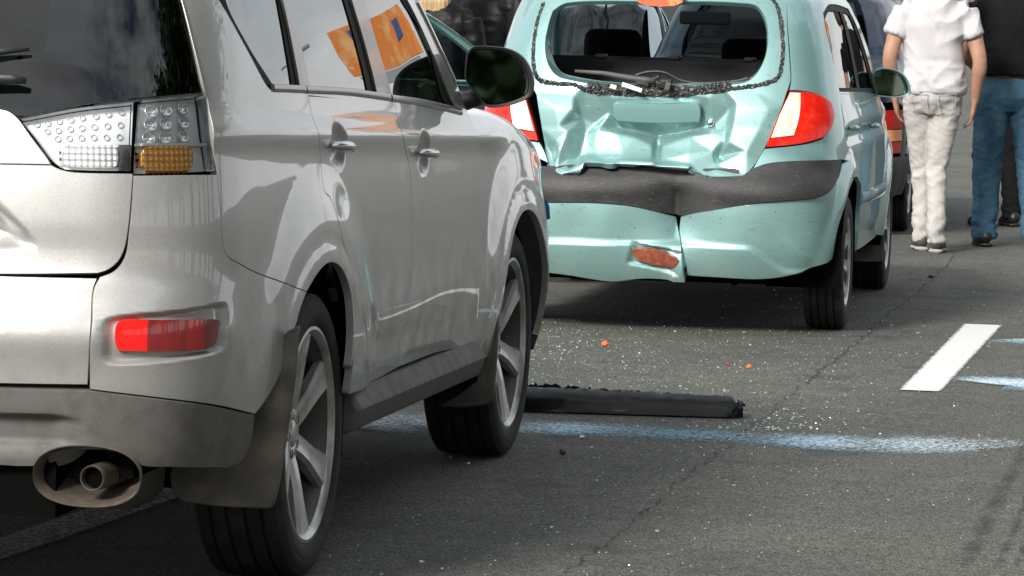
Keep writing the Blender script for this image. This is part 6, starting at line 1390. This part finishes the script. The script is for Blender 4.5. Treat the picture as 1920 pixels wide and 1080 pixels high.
# ------------------------------------------------------------------ roadside out of view: shows in glass and paint, added trees cut sky light
mat('bark', (.09, .07, .05), .9, bump=(20, 5, .8)); mat('leaf', (.045, .085, .028), .6, var=[(1.5, 3, .4, .6, (.075, .12, .035)), (6, 2, .5, .7, (.03, .06, .02))])
mat('sign_orange', (.80, .26, .05), .5, var=[(1.2, 3, .5, .65, (.86, .55, .25))]); mat('sign_grey', (.35, .36, .38), .6); mat('sign_blue', (.05, .12, .30), .5); mat('post_steel', (.30, .30, .30), .5, .5)
def make_tree():
    t = empty('tree'); rg = random.Random(5); bm = bmesh.new(); tube(bm, [(0, 0, 0), (.05, .02, 1.2), (-.05, .05, 2.6), (.08, 0, 4.2), (.05, .05, 6.5)], [.20, .16, .13, .09, .03], 10)
    tips = []
    for k in range(16):
        z = rg.uniform(2.0, 6.0); a = rg.uniform(0, 6.28); l = rg.uniform(1.0, 2.2)*(1 - (z - 2)/7); e = Vector((math.cos(a)*l, math.sin(a)*l, z + l*.6)); tube(bm, [(0, 0, z), tuple(e*.5 + Vector((0, 0, z*.5))), tuple(e)], [.06, .04, .015], 6); tips.append(e)
    bm_obj('trunk', bm, 'bark', t)
    V = []; f = []
    for k in range(9000):
        e = rg.choice(tips) if k % 4 else Vector((0, 0, rg.uniform(3, 7.4))); c = e + Vector((rg.gauss(0, .55), rg.gauss(0, .55), rg.gauss(.1, .5))); s = rg.uniform(.09, .20)
        u = Vector((rg.gauss(0, 1), rg.gauss(0, 1), rg.gauss(0, 1))).normalized(); w = u.orthogonal().normalized(); b = len(V)
        V += [c - u*s, c + w*s*.55, c + u*s, c - w*s*.55]; f.append((b, b+1, b+2, b+3))
    obj('crown', mesh('crown', V, f, False), 'leaf', t); return t
tr0 = make_tree(); rg = random.Random(9)
spots = [(11.5, 18, ''), (10.5, 13.5, ''), (11.2, 9.5, ''), (10.4, 5.5, ''), (11, 1, ''), (10.6, -4, ''), (12, -9, ''), (13, -15, ''), (14.6, 20, ''), (15, 15.5, ''), (14.2, 11.5, ''), (15, 7.5, ''), (14.4, 3, ''), (14.8, -2, ''), (9.2, 11.5, ''), (9.0, 3.2, ''), (9.3, 7.6, ''), (12.5, -23, ''), (10, -31, ''), (6.5, -37, ''), (3.0, -41, ''), (28.3, 80, ''), (1.5, -34, ''), (4.5, -33, ''), (8.5, -30, ''), (11, -27, ''), (0, -44, '')]  # added, unseen: right-hand rows block sky light on car sides, others are mirrored
for i, (x, y, _) in enumerate(spots):
    t = tr0 if i == 0 else copy_tree(tr0); t.location = (x, y, 0); t.rotation_euler = (0, 0, rg.uniform(0, 6)); k = rg.uniform(1.15, 1.5) if y < 50 else .55; t.scale = (k, k, k)
    tag(t, 'leafy green tree added out of view, mirrored in the car glass and blocking sky light', 'tree', 'added unseen trees')
bd = empty('billboard', (13.9, 45, 0), .35); tag(bd, 'orange roadside billboard with blue panel mirrored in the silver car windows', 'billboard')
def slab(nm, x0, x1, z0, z1, y0, y1, mt): bm = bmesh.new(); box(bm, ((x0+x1)/2, (y0+y1)/2, (z0+z1)/2), (x1-x0, y1-y0, z1-z0), None, .01); return bm_obj(nm, bm, mt, bd, smooth=False)
slab('board', -1.75, 1.75, 3.75, 5.25, 0, .15, 'sign_orange'); slab('lower_board', -1.6, 1.6, 3.05, 3.70, .01, .14, 'sign_grey'); slab('blue_panel', .55, 1.05, 4.55, 5.1, -.03, 0, 'sign_blue'); slab('blue_panel', -1.25, -.75, 4.3, 4.85, -.03, 0, 'sign_blue')
for x in (-1.2, 1.2): slab('post', x - .06, x + .06, 0, 3.05, .02, .14, 'post_steel')
lp = empty('street_lamp', (17.4, 45, 0)); tag(lp, 'grey street lamp with twin curved arms beside the billboard', 'street lamp')
bm = bmesh.new(); tube(bm, [(0, 0, 0), (0, 0, 4.6)], [.09, .05], 10); bm_obj('pole', bm, 'post_steel', lp)
for s in (-1, 1):
    bm = bmesh.new(); tube(bm, [(0, 0, 4.5), (s*.2, 0, 5.0), (s*.7, 0, 5.2)], .035, 8); bm_obj('arm', bm, 'post_steel', lp); bm = bmesh.new(); box(bm, (s*.9, 0, 5.2), (.45, .16, .09), None, .03); bm_obj('lamp_head', bm, 'post_steel', lp)

spots = [(x, y) for x, y in ((1, -29), (3, -28.5), (5, -28), (7, -27.5), (9, -26.5), (11, -25), (2, -31), (6, -30), (10, -28))]  # added unseen bushes that close bright gaps in the door mirror's reflection
for x, y in spots:
    t = copy_tree(tr0); t.name = 'shrub'; t.location = (x, y, -1.0); t.rotation_euler = (0, 0, rg.uniform(0, 6)); t.scale = (1.1, 1.1, .55)
    tag(t, 'low bushy shrub added out of view to darken the door mirror', 'shrub', 'added unseen shrubs')
